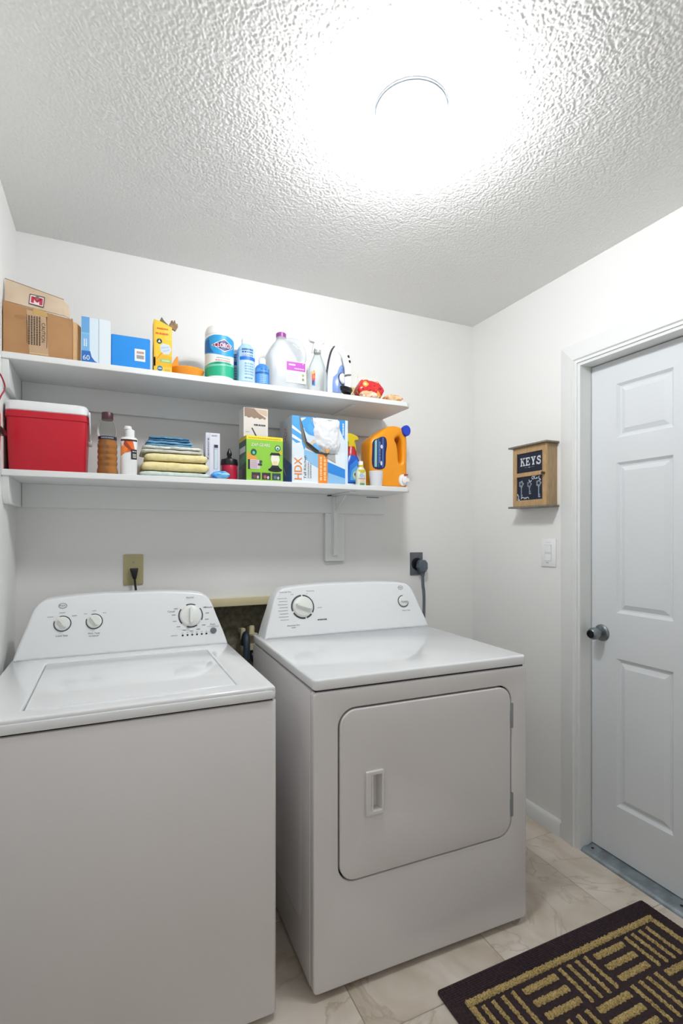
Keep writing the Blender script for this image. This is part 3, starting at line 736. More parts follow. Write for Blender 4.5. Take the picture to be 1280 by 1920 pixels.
# slab serif KEYS
def slab(letter):
    w = .24
    if letter == 'K': return [[(.12,0),(.34,0),(.34,1),(.12,1)], [(0,0),(.46,0),(.46,.13),(0,.13)], [(0,.87),(.46,.87),(.46,1),(0,1)], [(.34,.36),(.72,.92),(.93,.92),(.34,.58)], [(.42,.58),(.60,.66),(.96,.08),(.74,.08)], [(.60,0),(1.02,0),(1.02,.13),(.60,.13)], [(.60,.87),(1,.87),(1,1),(.60,1)]]
    if letter == 'E': return [[(.12,0),(.34,0),(.34,1),(.12,1)], [(0,0),(.9,0),(.9,.14),(0,.14)], [(0,.86),(.88,.86),(.88,1),(0,1)], [(.3,.44),(.62,.44),(.62,.57),(.3,.57)], [(.76,0),(.9,0),(.9,.32),(.76,.24)], [(.76,.74),(.88,.68),(.88,1),(.76,1)], [(.54,.34),(.64,.34),(.64,.67),(.54,.67)]]
    if letter == 'Y': return [[(.36,.0),(.60,.0),(.60,.46),(.36,.46)], [(.24,0),(.72,0),(.72,.13),(.24,.13)], [(.12,.94),(.36,.94),(.60,.42),(.36,.40)], [(.88,.94),(.70,.94),(.44,.42),(.60,.38)], [(0,.87),(.44,.87),(.44,1),(0,1)], [(.58,.87),(.98,.87),(.98,1),(.58,1)]]
    pts = [(.78,.70),(.66,.88),(.42,.90),(.24,.80),(.22,.66),(.36,.56),(.58,.48),(.78,.38),(.82,.22),(.68,.06),(.42,.05),(.2,.14),(.1,.30)]
    pts = [(p.x, p.y) for p in smooth_path([(a, b, 0) for a, b in pts], 4)]; out = []
    for a, b in zip(pts, pts[1:]):
        dx, dy = b[0]-a[0], b[1]-a[1]; L = math.hypot(dx, dy) or 1; nx_, ny_ = -dy/L*.10, dx/L*.10
        out.append([(a[0]+nx_, a[1]+ny_), (b[0]+nx_, b[1]+ny_), (b[0]-nx_, b[1]-ny_), (a[0]-nx_, a[1]-ny_)])
    return out + [[(.06,.0),(.18,.0),(.18,.34),(.06,.34)], [(.76,.64),(.88,.64),(.88,1),(.76,1)]]
WHT = '#d5dde2'
it = []; lw, lh = .028, .036
for i, ch in enumerate('KEYS'):
    for kk, pg in enumerate(slab(ch)): it.append(('p', [(.020+i*.0315+x*lw, .030+y*lh) for x, y in pg], WHT, 2+.12*kk))
it += [('r', .045, .0215, .062, .0225, '#8fa0ac', 2), ('r', .085, .0215, .102, .0225, '#8fa0ac', 2), ('e', .0735, .022, .007, .0022, '#8fa0ac', 2)]
art('keys_lettering', pn1, facex(KF+.005, ky1-.022, 1.548), it, world=True)
it = []; PW = ky1-.022-ky0-.024; SIL = '#8d9aa6'
def keyshape(cx, top, L, rb, col):
    q = [('o', cx, top-rb, rb, rb, rb*.45, col, 0, 360), ('r', cx-.0028, top-L, cx+.0028, top-2*rb+.002, col, 2), ('r', cx+.002, top-L, cx+.010, top-L+.006, col, 2), ('r', cx+.002, top-L+.010, cx+.008, top-L+.015, col, 2), ('r', cx-.005, top-2*rb-.004, cx+.005, top-2*rb, col, 2)]
    for k in range(5):
        a = 2*PI*k/5; q.append(('e', cx+rb*1.0*math.cos(a), top-rb+rb*1.0*math.sin(a), rb*.28, rb*.28, col, 2))
    return [tuple(z_[:-1])+(2+.15*i_,) if z_[0] in 're' else z_ for i_, z_ in enumerate(q)]
it += keyshape(.026, .086, .076, .0125, SIL)+[('e', .026, .0735, .005, .005, '#3b4a58', 3)] + keyshape(.074, .080, .055, .0115, '#7c8995') + keyshape(.127, .082, .074, .0125, SIL)
for cx, cy, r, a0, a1 in ((.095, .096, .008, 0, 330), (.110, .097, .0085, 60, 360), (.080, .089, .010, 180, 330), (.132, .094, .007, 90, 300), (.006, .018, .006, -90, 120), (.035, .004, .011, 10, 170), (.050, .004, .009, 20, 170), (.062, .003, .011, 10, 170), (.010, .006, .006, 60, 300)):
    it.append(('o', cx, cy, r, r, .0032, WHT, a0, a1))
for cx, cy, r in ((.100, .098, .0035), (.118, .092, .0028), (.136, .084, .003), (.003, .027, .0035), (.014, .004, .003), (.045, .008, .003)): it.append(('e', cx, cy, r, r, WHT, 3))
art('key_drawing', pn2, facex(KF+.005, ky1-.022, kz0+.026), it, world=True)
bm = B(); lathe(bm, [(.0045, 0), (.004, -.006), (.0065, -.010), (.0065, -.014), (0, -.017)], 16, (KF, ky0+.012, 1.535), 'x'); kp('knob', bm, mat('knob_brown', '#4c3a28', .35))

# packet hanging by a red loop on the left wall, at the edge of the view
hp = thing('hanging_packet', 'orange and white packet hanging by a red loop on the left wall', 'packet', (XL, 1.775, 1.40))
bm = B(); loft(bm, [(.005, 0, 0, .004, .04, 3), (.006, 0, .05, .005, .04, 4), (.006, 0, .10, .005, .04, 4), (.004, 0, .125, .003, .04, 4)], 28)
part('packet_body', bm, mat('packet_white', '#e3ddd8', .4, var='#c9d4df', vscale=30), hp)
bm = B(); loft(bm, [(.005, 0, .125, .003, .042, 4), (.005, 0, .16, .0045, .042, 4), (.005, 0, .23, .0045, .042, 4), (.004, 0, .26, .002, .04, 4)], 28); part('packet_top', bm, mat('packet_orange', '#d9603c', .4, var='#c23a30', vscale=30), hp)
bm = B(); box(bm, .001, .022, -.030, .052, .170, .186); bevel(bm, .003, 2); part('clip', bm, M_black, hp)
bm = B(); tube(bm, smooth_path([(.006, 0, .26), (.012, .022, .285), (.020, .034, .315), (.012, .020, .345), (.004, 0, .352), (.004, -.022, .335), (.004, -.02, .29)], 6, True), .0022, 8, closed=True); part('loop', bm, mat('red_cord', '#a3283a', .5), hp)


# ================================================================== RUG
RGX0, RGX1, RGY0, RGY1 = .825, 1.676, .62, 1.176
M_rugd = mat('rug_dark', '#3a2a2e', .95, bump=.9, bscale=420, var='#2a1d22', vscale=120)
def pile_mat():
    m = bpy.data.materials.new('rug_tan'); m.use_nodes = True; MATS['rug_tan'] = m; nt = m.node_tree; b = nt.nodes['Principled BSDF']; b.inputs['Roughness'].default_value = .95; b.inputs['Specular IOR Level'].default_value = .1
    geo = nt.nodes.new('ShaderNodeNewGeometry'); n = nt.nodes.new('ShaderNodeTexNoise'); n.inputs['Scale'].default_value = 260; n.inputs['Detail'].default_value = 3
    r = nt.nodes.new('ShaderNodeValToRGB'); e = r.color_ramp.elements
    e[0].position = .30; e[0].color = lin('#6e5a3e'); e[1].position = .72; e[1].color = lin('#d8c389'); q = e.new(.5); q.color = lin('#b39c66')
    nt.links.new(geo.outputs['Position'], n.inputs['Vector']); nt.links.new(n.outputs[0], r.inputs[0]); nt.links.new(r.outputs[0], b.inputs['Base Color'])
    return m
M_rugt = pile_mat()
rug = thing('door_mat', 'dark brown rug with a tan basket weave pattern in front of the door', 'rug', ((RGX0+RGX1)/2, (RGY0+RGY1)/2, 0))
bm = B(); prism(bm, rrect(RGX0, RGX1, RGY0, RGY1, .008, 3), .0005, .009, 'z'); bevel(bm, .003, 2, 60); part('backing', bm, M_rugd, rug, world=True)
# ribbed woven border: rows of cord parallel to each edge
def cord_rows(x0, x1, y0, y1, along):
    bm = B(); n = int(round(((y1-y0) if along == 'x' else (x1-x0))/.0062))
    L = (x1-x0) if along == 'x' else (y1-y0); k = int(L/.004)
    for i in range(n):
        c = ((y0 if along == 'x' else x0) + (i+.5)*.0062)
        pv = None
        for j in range(k+1):
            t = (x0 if along == 'x' else y0)+L*j/k; h = .0112 + .0008*math.sin(j*2.1+i) + random.uniform(-.0003, .0003)
            cr = [(-.0030, .0088), (-.0014, h-.0004), (.0014, h-.0004), (.0030, .0088)]
            rg = [bm.verts.new((t, c+a, z) if along == 'x' else (c+a, t, z)) for a, z in cr]
            if pv:
                for q in range(3): bm.faces.new((pv[q], pv[q+1], rg[q+1], rg[q]))
            pv = rg
    return bm
BW, BT = .046, .060
for args in ((RGX0+.003, RGX1-.003, RGY1-BT, RGY1-.003, 'x'), (RGX0+.003, RGX1-.003, RGY0+.003, RGY0+BT, 'x'), (RGX0+.003, RGX0+BW, RGY0+BT, RGY1-BT, 'y'), (RGX1-BW, RGX1-.003, RGY0+BT, RGY1-BT, 'y')):
    part('border', cord_rows(*args), M_rugd, rug, world=True)
def pile_mesh(L, W, seed):
    """strip of tufts lying along x, centred at the origin"""
    rnd = random.Random(seed); bm = B(); nx_, ny_ = max(2, int(L/.0032)), max(3, int(W/.0032)); g = []
    for i in range(nx_+1):
        row = []
        for j in range(ny_+1):
            edge = j in (0, ny_) or i in (0, nx_)
            z = .0085 if edge else .0145+rnd.uniform(-.0022, .0020)
            row.append(bm.verts.new((-L/2+L*i/nx_+rnd.uniform(-.0013, .0013), -W/2+W*j/ny_+rnd.uniform(-.0013, .0013)+.0012*math.sin(i*1.3), z)))
        g.append(row)
    for i in range(nx_):
        for j in range(ny_): bm.faces.new((g[i][j], g[i+1][j], g[i+1][j+1], g[i][j+1]))
    return bm
fx0, fx1, fy0, fy1 = RGX0+BW, RGX1-BW, RGY0+BT, RGY1-BT
def strip(L, W, x, y, vert, cache={}):
    key = (round(L, 3), round(W, 3), random.randrange(3))
    if key not in cache:
        o = part('pile_strip', pile_mesh(L, W, len(cache)), M_rugt, rug, smooth=60); cache[key] = o.data
    else:
        o = bpy.data.objects.new('pile_strip', cache[key]); COL.objects.link(o); o.parent = rug
    o.location = (x-rug.location.x, y-rug.location.y, 0); o.rotation_euler = (0, 0, PI/2 if vert else 0)
for yy in (fy1-.010, fy0+.010): strip(fx1-fx0, .020, (fx0+fx1)/2, yy, False)
for xx in (fx0+.010, fx1-.010): strip(fy1-fy0-.042, .018, xx, (fy0+fy1)/2, True)
gx0, gy1 = fx0+.028, fy1-.026; BWX, BHY = .1395, .124
for i in range(5):
    for j in range(4):
        x0, y1 = gx0+BWX*i, gy1-BHY*j
        wx = min(BWX, fx1-.024-x0); hy = min(BHY, y1-fy0-.024)
        if wx < .05 or hy < .05: continue
        if (i+j) % 2 == 0:
            for k in range(4):
                x = x0+.012+.0335*k
                if x < fx1-.028: strip(round(hy-.008, 3), .0125, x, y1-hy/2, True)
        else:
            for k in range(3):
                y = y1-.020-.040*k
                if y > fy0+.028: strip(round(wx-.016, 3), .0195, x0+wx/2-.006, y, False)

# ================================================================== THINGS ON THE UPPER SHELF
def on(z, x, d, front_y=1.886): return (x, front_y+d/2, z)
def carton(t, w, d, h, m, name='carton_body', bev=.0012):
    bm = B(); box(bm, -w/2, w/2, -d/2, d/2, 0, h); bevel(bm, bev, 1); return part(name, bm, m, t)
M_card = mat('cardboard', '#b98d60', .75, bump=.1, bscale=200, var='#ae8258', vscale=10)
M_cardl = mat('cardboard_pale', '#d9c6ae', .75, bump=.1, bscale=200, var='#cdb698', vscale=12)
M_carde = mat('cardboard_edge', '#8a6a48', .85)
# open carton
W_, D_, H_ = .196, .19, .140
t = thing('cardboard_box', 'open brown cardboard box with caution tape and a pale flap with a red M', 'box', on(SH_U, -.204, D_, 1.884))
bm = B()
def slab_q(bm, pts, th, mi=0):
    """quad pts with thickness th along +y"""
    a = [bm.verts.new(p) for p in pts]; b = [bm.verts.new((p[0], p[1]+th, p[2])) for p in pts]
    bm.faces.new(a).material_index = mi; bm.faces.new(b[::-1]).material_index = mi
    n = len(pts)
    for i in range(n): bm.faces.new((a[i], b[i], b[(i+1) % n], a[(i+1) % n])).material_index = mi
hw = W_/2
slab_q(bm, [(-hw, -D_/2, 0), (hw-.004, -D_/2, 0), (hw-.004, -D_/2, H_-.005), (-hw, -D_/2, H_+.022)], .004)
part('front_panel', bm, M_card, t)
bm = B(); slab_q(bm, [(-hw, D_/2-.004, 0), (hw-.004, D_/2-.004, 0), (hw-.004, D_/2-.004, H_), (-hw, D_/2-.004, H_)], .004)
box(bm, -hw, -hw+.004, -D_/2+.004, D_/2-.004, 0, H_+.01); box(bm, hw-.008, hw-.004, -D_/2+.004, D_/2-.004, 0, H_); box(bm, -hw+.004, hw-.008, -D_/2+.004, D_/2-.004, 0, .004)
part('carton_body', bm, M_card, t, smooth=0)
bm = B(); slab_q(bm, [(hw-.003, -D_/2+.003, .001), (hw+.019, -D_/2+.022, .001), (hw+.020, -D_/2+.022, H_-.018), (hw+.006, -D_/2+.008, H_-.010), (hw-.003, -D_/2+.003, H_-.012)], .003); part('side_flap', bm, mat('card_light', '#cfa678', .75), t)
bm = B(); fl = [(-hw+.004, -D_/2+.002, H_+.023), (hw-.026, -D_/2+.002, H_+.004), (hw-.031, -D_/2+.022, H_+.064), (-hw-.001+.004, -D_/2+.022, H_+.100)]
slab_q(bm, fl, .004); flp = part('top_flap', bm, M_cardl, t)
bm = B(); slab_q(bm, [(hw-.026, -D_/2+.003, H_+.004), (hw-.012, -D_/2+.006, H_+.0), (hw-.016, -D_/2+.022, H_+.045), (hw-.031, -D_/2+.022, H_+.064)], .003); part('flap_corner', bm, M_cardl, t)
bm = B(); tube(bm, [(-hw+.002, -D_/2+.024, H_+.1005), (-.02, -D_/2+.024, H_+.084), (hw-.031, -D_/2+.024, H_+.0645)], .0022, 6); part('flap_edge', bm, M_carde, t)
bm = B(); slab_q(bm, [(-.02, -D_/2-.001, H_-.006), (.024, -D_/2-.001, H_-.010), (.02, -D_/2-.003, H_+.006), (-.015, -D_/2-.003, H_+.012)], .001); part('tape_end', bm, mat('tape_yellow', '#c9a765', .4), t)
TP = '#c6a684'
it = [('p', [(-.035, .145), (.018, .137), (.026, .006), (-.027, .006)], TP, 1), ('r', -.027, .006, .026, .010, '#dcb98c', 2), ('t', 'CAUTION', .0115, .078, .062, .0105, '#453a33', -90)]
it.append(('s', -.0315, .035, .0050, .128, -5, '#54473e'))
it += [('r', -.0345, .04, -.0335, .13, '#54473e', 3), ('r', .0205, .03, .0215, .13, '#54473e', 3), ('e', -.052, .118, .016, .007, '#a57a50', 1)]
art('caution_tape', t, front(0, -D_/2, 0), it)
def flapmap(u, v, w):
    n = Vector((0, -.95, .3))
    return (u, -D_/2+.002+v*.29-.0006-w, H_+.016+v*.95)
RD_ = '#c1344f'
it = [('p', [(-.030, .010), (.012, .004), (.014, .046), (-.028, .050)], '#55504c', 1), ('p', [(-.028, .013), (.010, .0075), (.0115, .042), (-.026, .046)], '#f0dfe0', 2),
      ('p', [(-.024, .017), (-.016, .0155), (-.015, .040), (-.023, .041)], RD_, 3), ('p', [(-.001, .0125), (.008, .011), (.009, .0375), (0, .039)], RD_, 3), ('p', [(-.023, .041), (-.014, .040), (-.004, .026), (-.008, .019)], RD_, 3), ('p', [(.0085, .0375), (0, .039), (-.010, .026), (-.005, .019)], RD_, 3), ('e', -.007, .038, .006, .006, '#777069', 2.5)]
art('flap_logo', flp, flapmap, it)

# pale blue box
t = thing('product_box', 'tall pale blue box marked 60 beside the brown carton', 'box', on(SH_U, -.040, .11))
w, h = .088, .152; carton(t, w, .11, h, P('#dcecf6'))
cv = [(x, .046-.042*math.sin(min(1, x/.05)*PI/2)) for x in [i*.0025 for i in range(21)]]
it = [('r', 0, 0, .024, h, '#8cc4ec'), ('r', 0, h*.66, .024, h, '#6aa6dd', 2), ('p', [(0, .002)]+cv[:0]+[(.052, .002), (.040, .009), (.030, .022), (.026, .04), (0, .04)], '#2f6fc0', 2), ('r', 0, .04, .024, .095, '#7db9e8', 2), ('t', '60', .0145, .018, .020, .016, '#eef6ff', 0), ('s', .006, .055, .018, .080, -2, '#eef6ff'), ('r', .0515, 0, .0525, h, '#a8c3d2', 2), ('r', .053, 0, .088, h, '#e4eef4', 1)]
art('box_print', t, front(-w/2, -.055, 0), it)

# bright blue box
t = thing('product_box', 'low bright blue box with a white barcode sticker', 'box', on(SH_U, .067, .11))
w, h = .124, .110; carton(t, w, .11, h, P('#1f8fe6'), bev=.003)
it = [('r', .074, .028, .108, .070, '#eef2f5', 1), ('r', .080, .054, .104, .062, '#c59a95', 2), ('r', .080, .036, .104, .049, '#b9b4b4', 2)]
for k in range(9): it.append(('r', .081+.0026*k, .037, .0820+.0026*k, .0485, '#8f8a8c', 3))
art('barcode_sticker', t, front(-w/2, -.055, 0), it)

# yellow duster box
t = thing('duster_box', 'tall yellow duster box with a torn open top', 'box', on(SH_U, .171, .06))
w, h = .060, .182
bm = B(); prism(bm, [(-w/2, 0), (w/2, 0), (w/2, h-.022), (w/2-.004, h-.018), (-.01, h-.003), (-w/2, h)], -.03, .03, 'y'); part('carton_body', bm, P('#f3c62f'), t)
it = [('r', .035, .115, .060, h-.02, '#f6cf4b', 1), ('r', 0, 0, .005, h, '#e9b52a', 1), ('s', .010, h-.034, .048, h-.024, 1, '#d8702f'), ('s', .006, h-.052, .050, h-.041, 1, '#dd6a33'), ('e', .018, .108, .009, .009, '#1e3530', 2), ('p', [(.013, .104), (.023, .104), (.018, .114)], '#d8e6de', 3),
 ('p', [(.020, .092), (.030, .102), (.052, .098), (.058, .082), (.050, .066), (.034, .064), (.022, .074)], '#cfdbea', 2), ('p', [(.024, .088), (.052, .094), (.05, .088), (.024, .082)], '#b6c7dc', 3), ('p', [(.028, .076), (.052, .084), (.05, .078), (.03, .07)], '#b6c7dc', 3),
 ('p', [(.006, .040), (.012, .046), (.030, .070), (.022, .066)], '#d88d1c', 2), ('p', [(.0, .05), (.03, .062), (.06, .058), (.06, .02), (.0, .02)], '#f1b21f', 1), ('r', .020, .036, .058, .047, '#8fc27a', 3), ('r', .026, .038, .052, .044, '#b6dba2', 4), ('e', .020, .013, .009, .009, '#2c6f96', 3), ('r', .014, .011, .026, .015, '#c6dde6', 4), ('s', .036, .006, .054, .014, 2, '#c9a86a', 3)]
art('box_print', t, front(-w/2, -.03, 0), it)
bm = B(); prism(bm, [(-.012, h-.004), (-.004, h+.014), (.004, h+.002), (w/2-.002, h-.020), (w/2-.006, h-.026)], -.026, -.024, 'y'); part('torn_flap', bm, mat('torn_grey', '#6f6a52', .8), t)
bm = B()
for k in range(7):
    a = random.uniform(-.6, .6); x = .020+.003*k; z0 = h-.026+random.uniform(0, .012)
    tube(bm, [(x, -.02, z0), (x+.004*math.cos(a)+.004, -.018, z0+.016), (x+.010+random.uniform(-.006, .004), -.014, z0+.028+random.uniform(-.012, .008))], [.005, .006, .002], 7)
wobble(bm, .002, 90); part('duster_fibres', bm, mat('duster_brown', '#a8863c', .9, var='#7d6a6c', vscale=60), t)

# orange scoop
t = thing('orange_scoop', 'shallow orange plastic scoop lying beside the yellow box', 'scoop', (.262, 1.945, SH_U))
bm = B(); loft(bm, [(0, 0, 0, .034, .028, 2), (0, 0, .004, .040, .033, 2), (0, 0, .020, .053, .043, 2), (0, 0, .036, .060, .048, 2), (0, 0, .039, .059, .047, 2), (0, 0, .036, .055, .044, 2), (0, 0, .018, .045, .036, 2)], 40, True); part('bowl', bm, P('#f09a2e', .35), t)
bm = B(); prism(bm, [(-.058, .020), (-.030, .030), (-.034, .084), (-.040, .080), (-.056, .050)], -.004, .004, 'y'); bevel(bm, .002, 1); part('grip', bm, P('#f09a2e', .35), t)

# disinfecting wipes canister
t = thing('wipes_canister', 'round wipes canister with a blue and green label and red diamond logo', 'canister', on(SH_U, .377, .106, 1.884))
R = .0525
bm = B(); lathe(bm, [(.0, 0), (.050, 0), (R, .004), (R, .168), (.051, .172), (0, .172)], 48); part('canister_body', bm, M_white, t)
bm = B(); lathe(bm, [(.0528, .170), (.0528, .182), (.049, .196), (.044, .203), (.030, .205), (.028, .209), (0, .210)], 48); part('lid', bm, M_white, t)
HW = R*1.75
def bow(a, b, s, n=14): return [(-HW+2*HW*i/n, a+(b-a)*i/n+s*math.sin(PI*i/n)) for i in range(n+1)]
it = [('r', -HW, .008, HW, .168, '#eef3f2', 1), ('p', [(-HW, .050)]+[(-HW, .014), (HW, .014)]+[(HW, .060)]+bow(.050, .060, .012)[::-1][1:-1], '#1fae86', 2), ('p', [(-HW, .058), (-.02, .056), (HW, .072), (HW, .062), (-.02, .050), (-HW, .046)], '#7fd0b8', 2.5),
 ('p', [(-HW, .150)]+[(-HW, .104), (-.015, .092), (.012, .088), (HW, .104), (HW, .150), (.02, .164), (-.03, .164)], '#2a9bd8', 2), ('p', [(-HW, .140), (-HW, .108), (-.03, .098), (-.045, .12), (-.05, .15)], '#1b6cb8', 2.5),
 ('p', [(-.040, .1265), (.008, .1500), (.050, .1265), (.008, .1030)], '#e9eef2', 3), ('p', [(-.036, .1265), (.008, .1475), (.046, .1265), (.008, .1055)], '#a02347', 4), ('p', [(-.030, .1225), (.042, .1225), (.012, .1095), (.004, .1095)], '#253a78', 5), ('p', [(-.027, .131), (.038, .131), (.012, .143), (.004, .143)], '#253a78', 5),
 ('t', 'CLOROX', .006, .1265, .066, .0165, '#ffffff', 0, 7), ('s', -.02, .078, .032, .083, 1, '#8f9a9e', 4), ('s', -.024, .068, .034, .076, 1, '#e58f93', 4), ('r', -.028, .060, .036, .0625, '#1c7a68', 4)]
art('canister_label', t, cyl(R), it, cut=.006)

# blue cleaner bottles
def cleaner(label, x, y, R, h, ch, tint, big):
    t = thing('cleaner_bottle', label, 'bottle', (x, y, SH_U))
    bm = B(); bh = h-ch
    loft(bm, [(0, 0, 0, R*.95, R*.95, 2), (0, 0, .003, R, R, 2), (0, 0, bh*.80, R, R, 2), (0, 0, bh*.90, R*.84, R*.84, 2), (0, 0, bh*.97, R*.52, R*.52, 2), (0, 0, bh, R*.46, R*.46, 2)], 36); part('bottle_body', bm, P(tint, .2), t)
    bm = B(); lathe(bm, [(R*.50, bh-.004), (R*.50, h-.006), (R*.44, h-.002), (R*.3, h), (0, h)], 24); part('cap', bm, M_white, t)
    W = R*1.5
    if big: it = [('r', -W, .010, W, bh*.78, '#c3def2', 1), ('r', -W*.62, .088, W*.75, .101, '#1f6fd0', 3), ('s', -.022, .113, .022, .134, 2, '#2a62a8', 4), ('t', 'CLEANER', 0, .1065, .044, .008, '#2a62a8', 0), ('s', -.012, .030, .024, .080, 5, '#7aa7cf', 3), ('s', -.012, .016, .02, .026, 1, '#5f93c8', 3), ('p', [(-W, .010), (-W*.75, .010), (-W*.75, .12), (-W, .12)], '#7fb2dd', 2)]
    else: it = [('r', -W, .006, W, bh*.75, '#4f98e0', 1), ('r', -W, .046, W, .052, '#1858a8', 3), ('r', W*.55, .006, W, bh*.75, '#1c62bd', 2), ('s', -.016, .008, .012, .042, 5, '#9cc6ee', 3), ('s', -.012, .056, .012, .068, 1, '#2a6cc0', 3)]
    art('bottle_label', t, cyl(R), it, cut=.006)
    return t
cleaner('tall light blue cleaner bottle with a white cap, beside the wipes canister', .474, 1.922, .0335, .178, .020, '#a8cdea', True)
cleaner('tall light blue cleaner bottle half hidden behind the other tall blue bottle', .452, 2.000, .0335, .172, .020, '#a8cdea', True)
cleaner('short deep blue bottle with a white cap in front of the clear jug', .536, 1.915, .0265, .110, .022, '#3f86d8', False)

# clear gallon jug
M_jug = thin_plastic('jug_plastic', '#f4f7fa', .36, '#fafcfe', .3)
t = thing('plastic_jug', 'translucent gallon jug with a purple cap and purple label', 'jug', (.648, 1.983, SH_U))
t.scale = (1, 1, 1.05)
bm = B(); loft(bm, [(0, 0, .0, .068, .062, 5), (0, 0, .004, .077, .071, 5), (0, 0, .120, .078, .072, 5), (0, 0, .150, .072, .068, 4), (-.006, 0, .180, .052, .050, 3), (-.012, 0, .203, .026, .026, 2), (-.014, 0, .214, .019, .019, 2), (-.014, 0, .226, .019, .019, 2)], 56); part('jug_body', bm, M_jug, t)
bm = B(); tube(bm, smooth_path([(.004, -.016, .205), (.034, -.040, .198), (.056, -.054, .170), (.060, -.062, .130), (.052, -.064, .100)], 6), [.011]*25, 12); part('handle', bm, M_jug, t)
bm = B(); lathe(bm, [(.0205, .219), (.0205, .233), (.017, .236), (0, .236)], 28, (-.014, 0, 0)); part('cap', bm, P('#9a3f9a', .35), t)
it = [('r', 0, 0, .084, .080, '#eceef0', 1), ('r', .003, .045, .081, .078, '#b43fb4', 2), ('s', .012, .062, .04, .072, 1, '#f2e6f4', 3), ('s', .035, .050, .076, .058, 1, '#e3c4e6', 3), ('s', .006, .008, .050, .034, 4, '#bcc0c4', 3), ('r', .066, .026, .076, .036, '#8fae6a', 3), ('r', .066, .010, .076, .020, '#7a8f68', 3)]
art('jug_label', t, front(-.018, -.0735, .030), it)

# clear spray bottle
def trigger_head(t, z, m, sx=1, sc=1.0, noz=None):
    bm = B(); pr = [(-.030, .030), (-.030, .042), (-.010, .052), (.016, .056), (.030, .046), (.034, .034), (.022, .026), (.014, .014), (.014, 0), (-.012, 0), (-.012, .022), (-.020, .028)]
    pr = [(p.x, p.y) for p in smooth_path([(a*sx*sc, b*sc, 0) for a, b in pr], 3, True)]
    if sx < 0: pr = pr[::-1]
    curve_solid(bm, [pr], .011*sc, .004*sc, 3)
    for v in bm.verts: v.co.z += z
    h = part('sprayer_head', bm, m, t)
    bm = B(); pr = [(-.016, .026), (-.020, .008), (-.024, -.012), (-.020, -.013), (-.014, .004), (-.010, .024)]
    pr = [(a*sx*sc, b*sc) for a, b in pr]
    if sx < 0: pr = pr[::-1]
    prism(bm, [(a, b+z) for a, b in pr], -.006*sc, .006*sc, 'y'); bevel(bm, .001, 1); part('trigger', bm, m, t)
    bm = B(); lathe(bm, [(.006*sc, 0), (.006*sc, -.006*sc), (0, -.006*sc)], 12, (-.030*sx*sc, 0, z+.036*sc), 'x')
    if sx < 0:
        for v in bm.verts: pass
    part('nozzle', bm, noz or m, t)
    return h
t = thing('spray_bottle', 'clear empty spray bottle with white trigger and small red label', 'bottle', (.772, 1.935, SH_U))
t.scale = (.95, 1, 1.04)
bm = B(); loft(bm, [(0, 0, 0, .038, .028, 3), (0, 0, .004, .040, .030, 3), (0, 0, .085, .040, .030, 3), (0, 0, .115, .033, .026, 2.5), (.001, 0, .145, .020, .018, 2), (.001, 0, .160, .014, .014, 2), (.001, 0, .168, .014, .014, 2)], 44); part('bottle_body', bm, thin_plastic('clear_plastic', '#f8fbfc', .12, '#f2f6f8', .12), t)
bm = B(); lathe(bm, [(.0155, .164), (.0155, .176), (.012, .178)], 24, (.001, 0, 0)); part('collar', bm, mat('collar_grey', '#a5a9a8', .4), t)
trigger_head(t, .177, M_white)
it = [('p', [(0, .0), (.014, .0), (.015, .052), (.010, .060), (0, .050)], '#e2493a', 1), ('p', [(0, .05), (.012, .060), (.015, .056), (.015, .05), (.002, .042)], '#e0b14e', 2), ('p', [(0, 0), (.014, 0), (.014, .022), (.006, .018), (0, .024)], '#3a78b8', 2), ('p', [(0, .006), (.006, .002), (.009, .018), (.002, .022)], '#2a2f5c', 3), ('e', .008, .034, .004, .007, '#ff7a5e', 3)]
art('bottle_label', t, front(-.036, -.0295, .028), it)

# steam iron standing on its heel
t = thing('steam_iron', 'white and blue steam iron standing on its heel with a black cord', 'iron', (.893, 1.940, SH_U), 30)
t.scale = (1, 1, 1.09)
def arch(w, h, k=1.0, z0=0):
    pts = [(-w, z0), (-w*1.0, z0+h*.25), (-w*.92, z0+h*.45), (-w*.70, z0+h*.68), (-w*.38, z0+h*.88), (0, z0+h)]
    pts = [(p.x, p.y) for p in smooth_path([(a, b, 0) for a, b in pts], 5)]
    return pts + [(-a, b) for a, b in pts[-2::-1]]
bm = B(); curve_solid(bm, [arch(.056, .208, z0=.006)[::-1]], .005, .002, 2)
for v in bm.verts: v.co.y += .050
part('soleplate', bm, mat('sole_grey', '#4a4c55', .3, metal=.5), t)
bm = B(); sec = []
def arch_loft(bm, spec):
    pv = None
    for y, w, h, z0 in spec:
        rg = [bm.verts.new((a, y, b)) for a, b in arch(w, h, z0=z0)]
        if pv:
            for i in range(len(rg)-1): bm.faces.new((pv[i], pv[i+1], rg[i+1], rg[i]))
            bm.faces.new((pv[-1], pv[0], rg[0], rg[-1]))
        else: bm.faces.new(rg)
        pv = rg
    bm.faces.new(pv[::-1])
arch_loft(bm, [(.0445, .054, .203, .007), (.030, .053, .200, .007), (.018, .047, .185, .006), (.008, .040, .165, .005)]); part('body_shell', bm, P('#eceef2', .3), t)
bm = B(); arch_loft(bm, [(.0195, .0515, .120, .020), (.008, .0460, .116, .018), (.000, .038, .108, .016)]); part('water_tank', bm, P('#7d97cc', .2), t)
bm = B(); tube(bm, smooth_path([(0, .018, .186), (0, .004, .176), (0, -.012, .150), (0, -.022, .105), (0, -.022, .055), (0, -.014, .022), (0, .006, .014)], 6), .0150, 16); part('handle', bm, P('#f0f1f3', .3), t)
for zz in (.158, .138):
    bm = B(); lathe(bm, [(.006, 0), (.006, -.004), (0, -.005)], 12, (.0, -.029 if zz < .15 else -.023, zz), 'y'); part('button', bm, M_black, t)
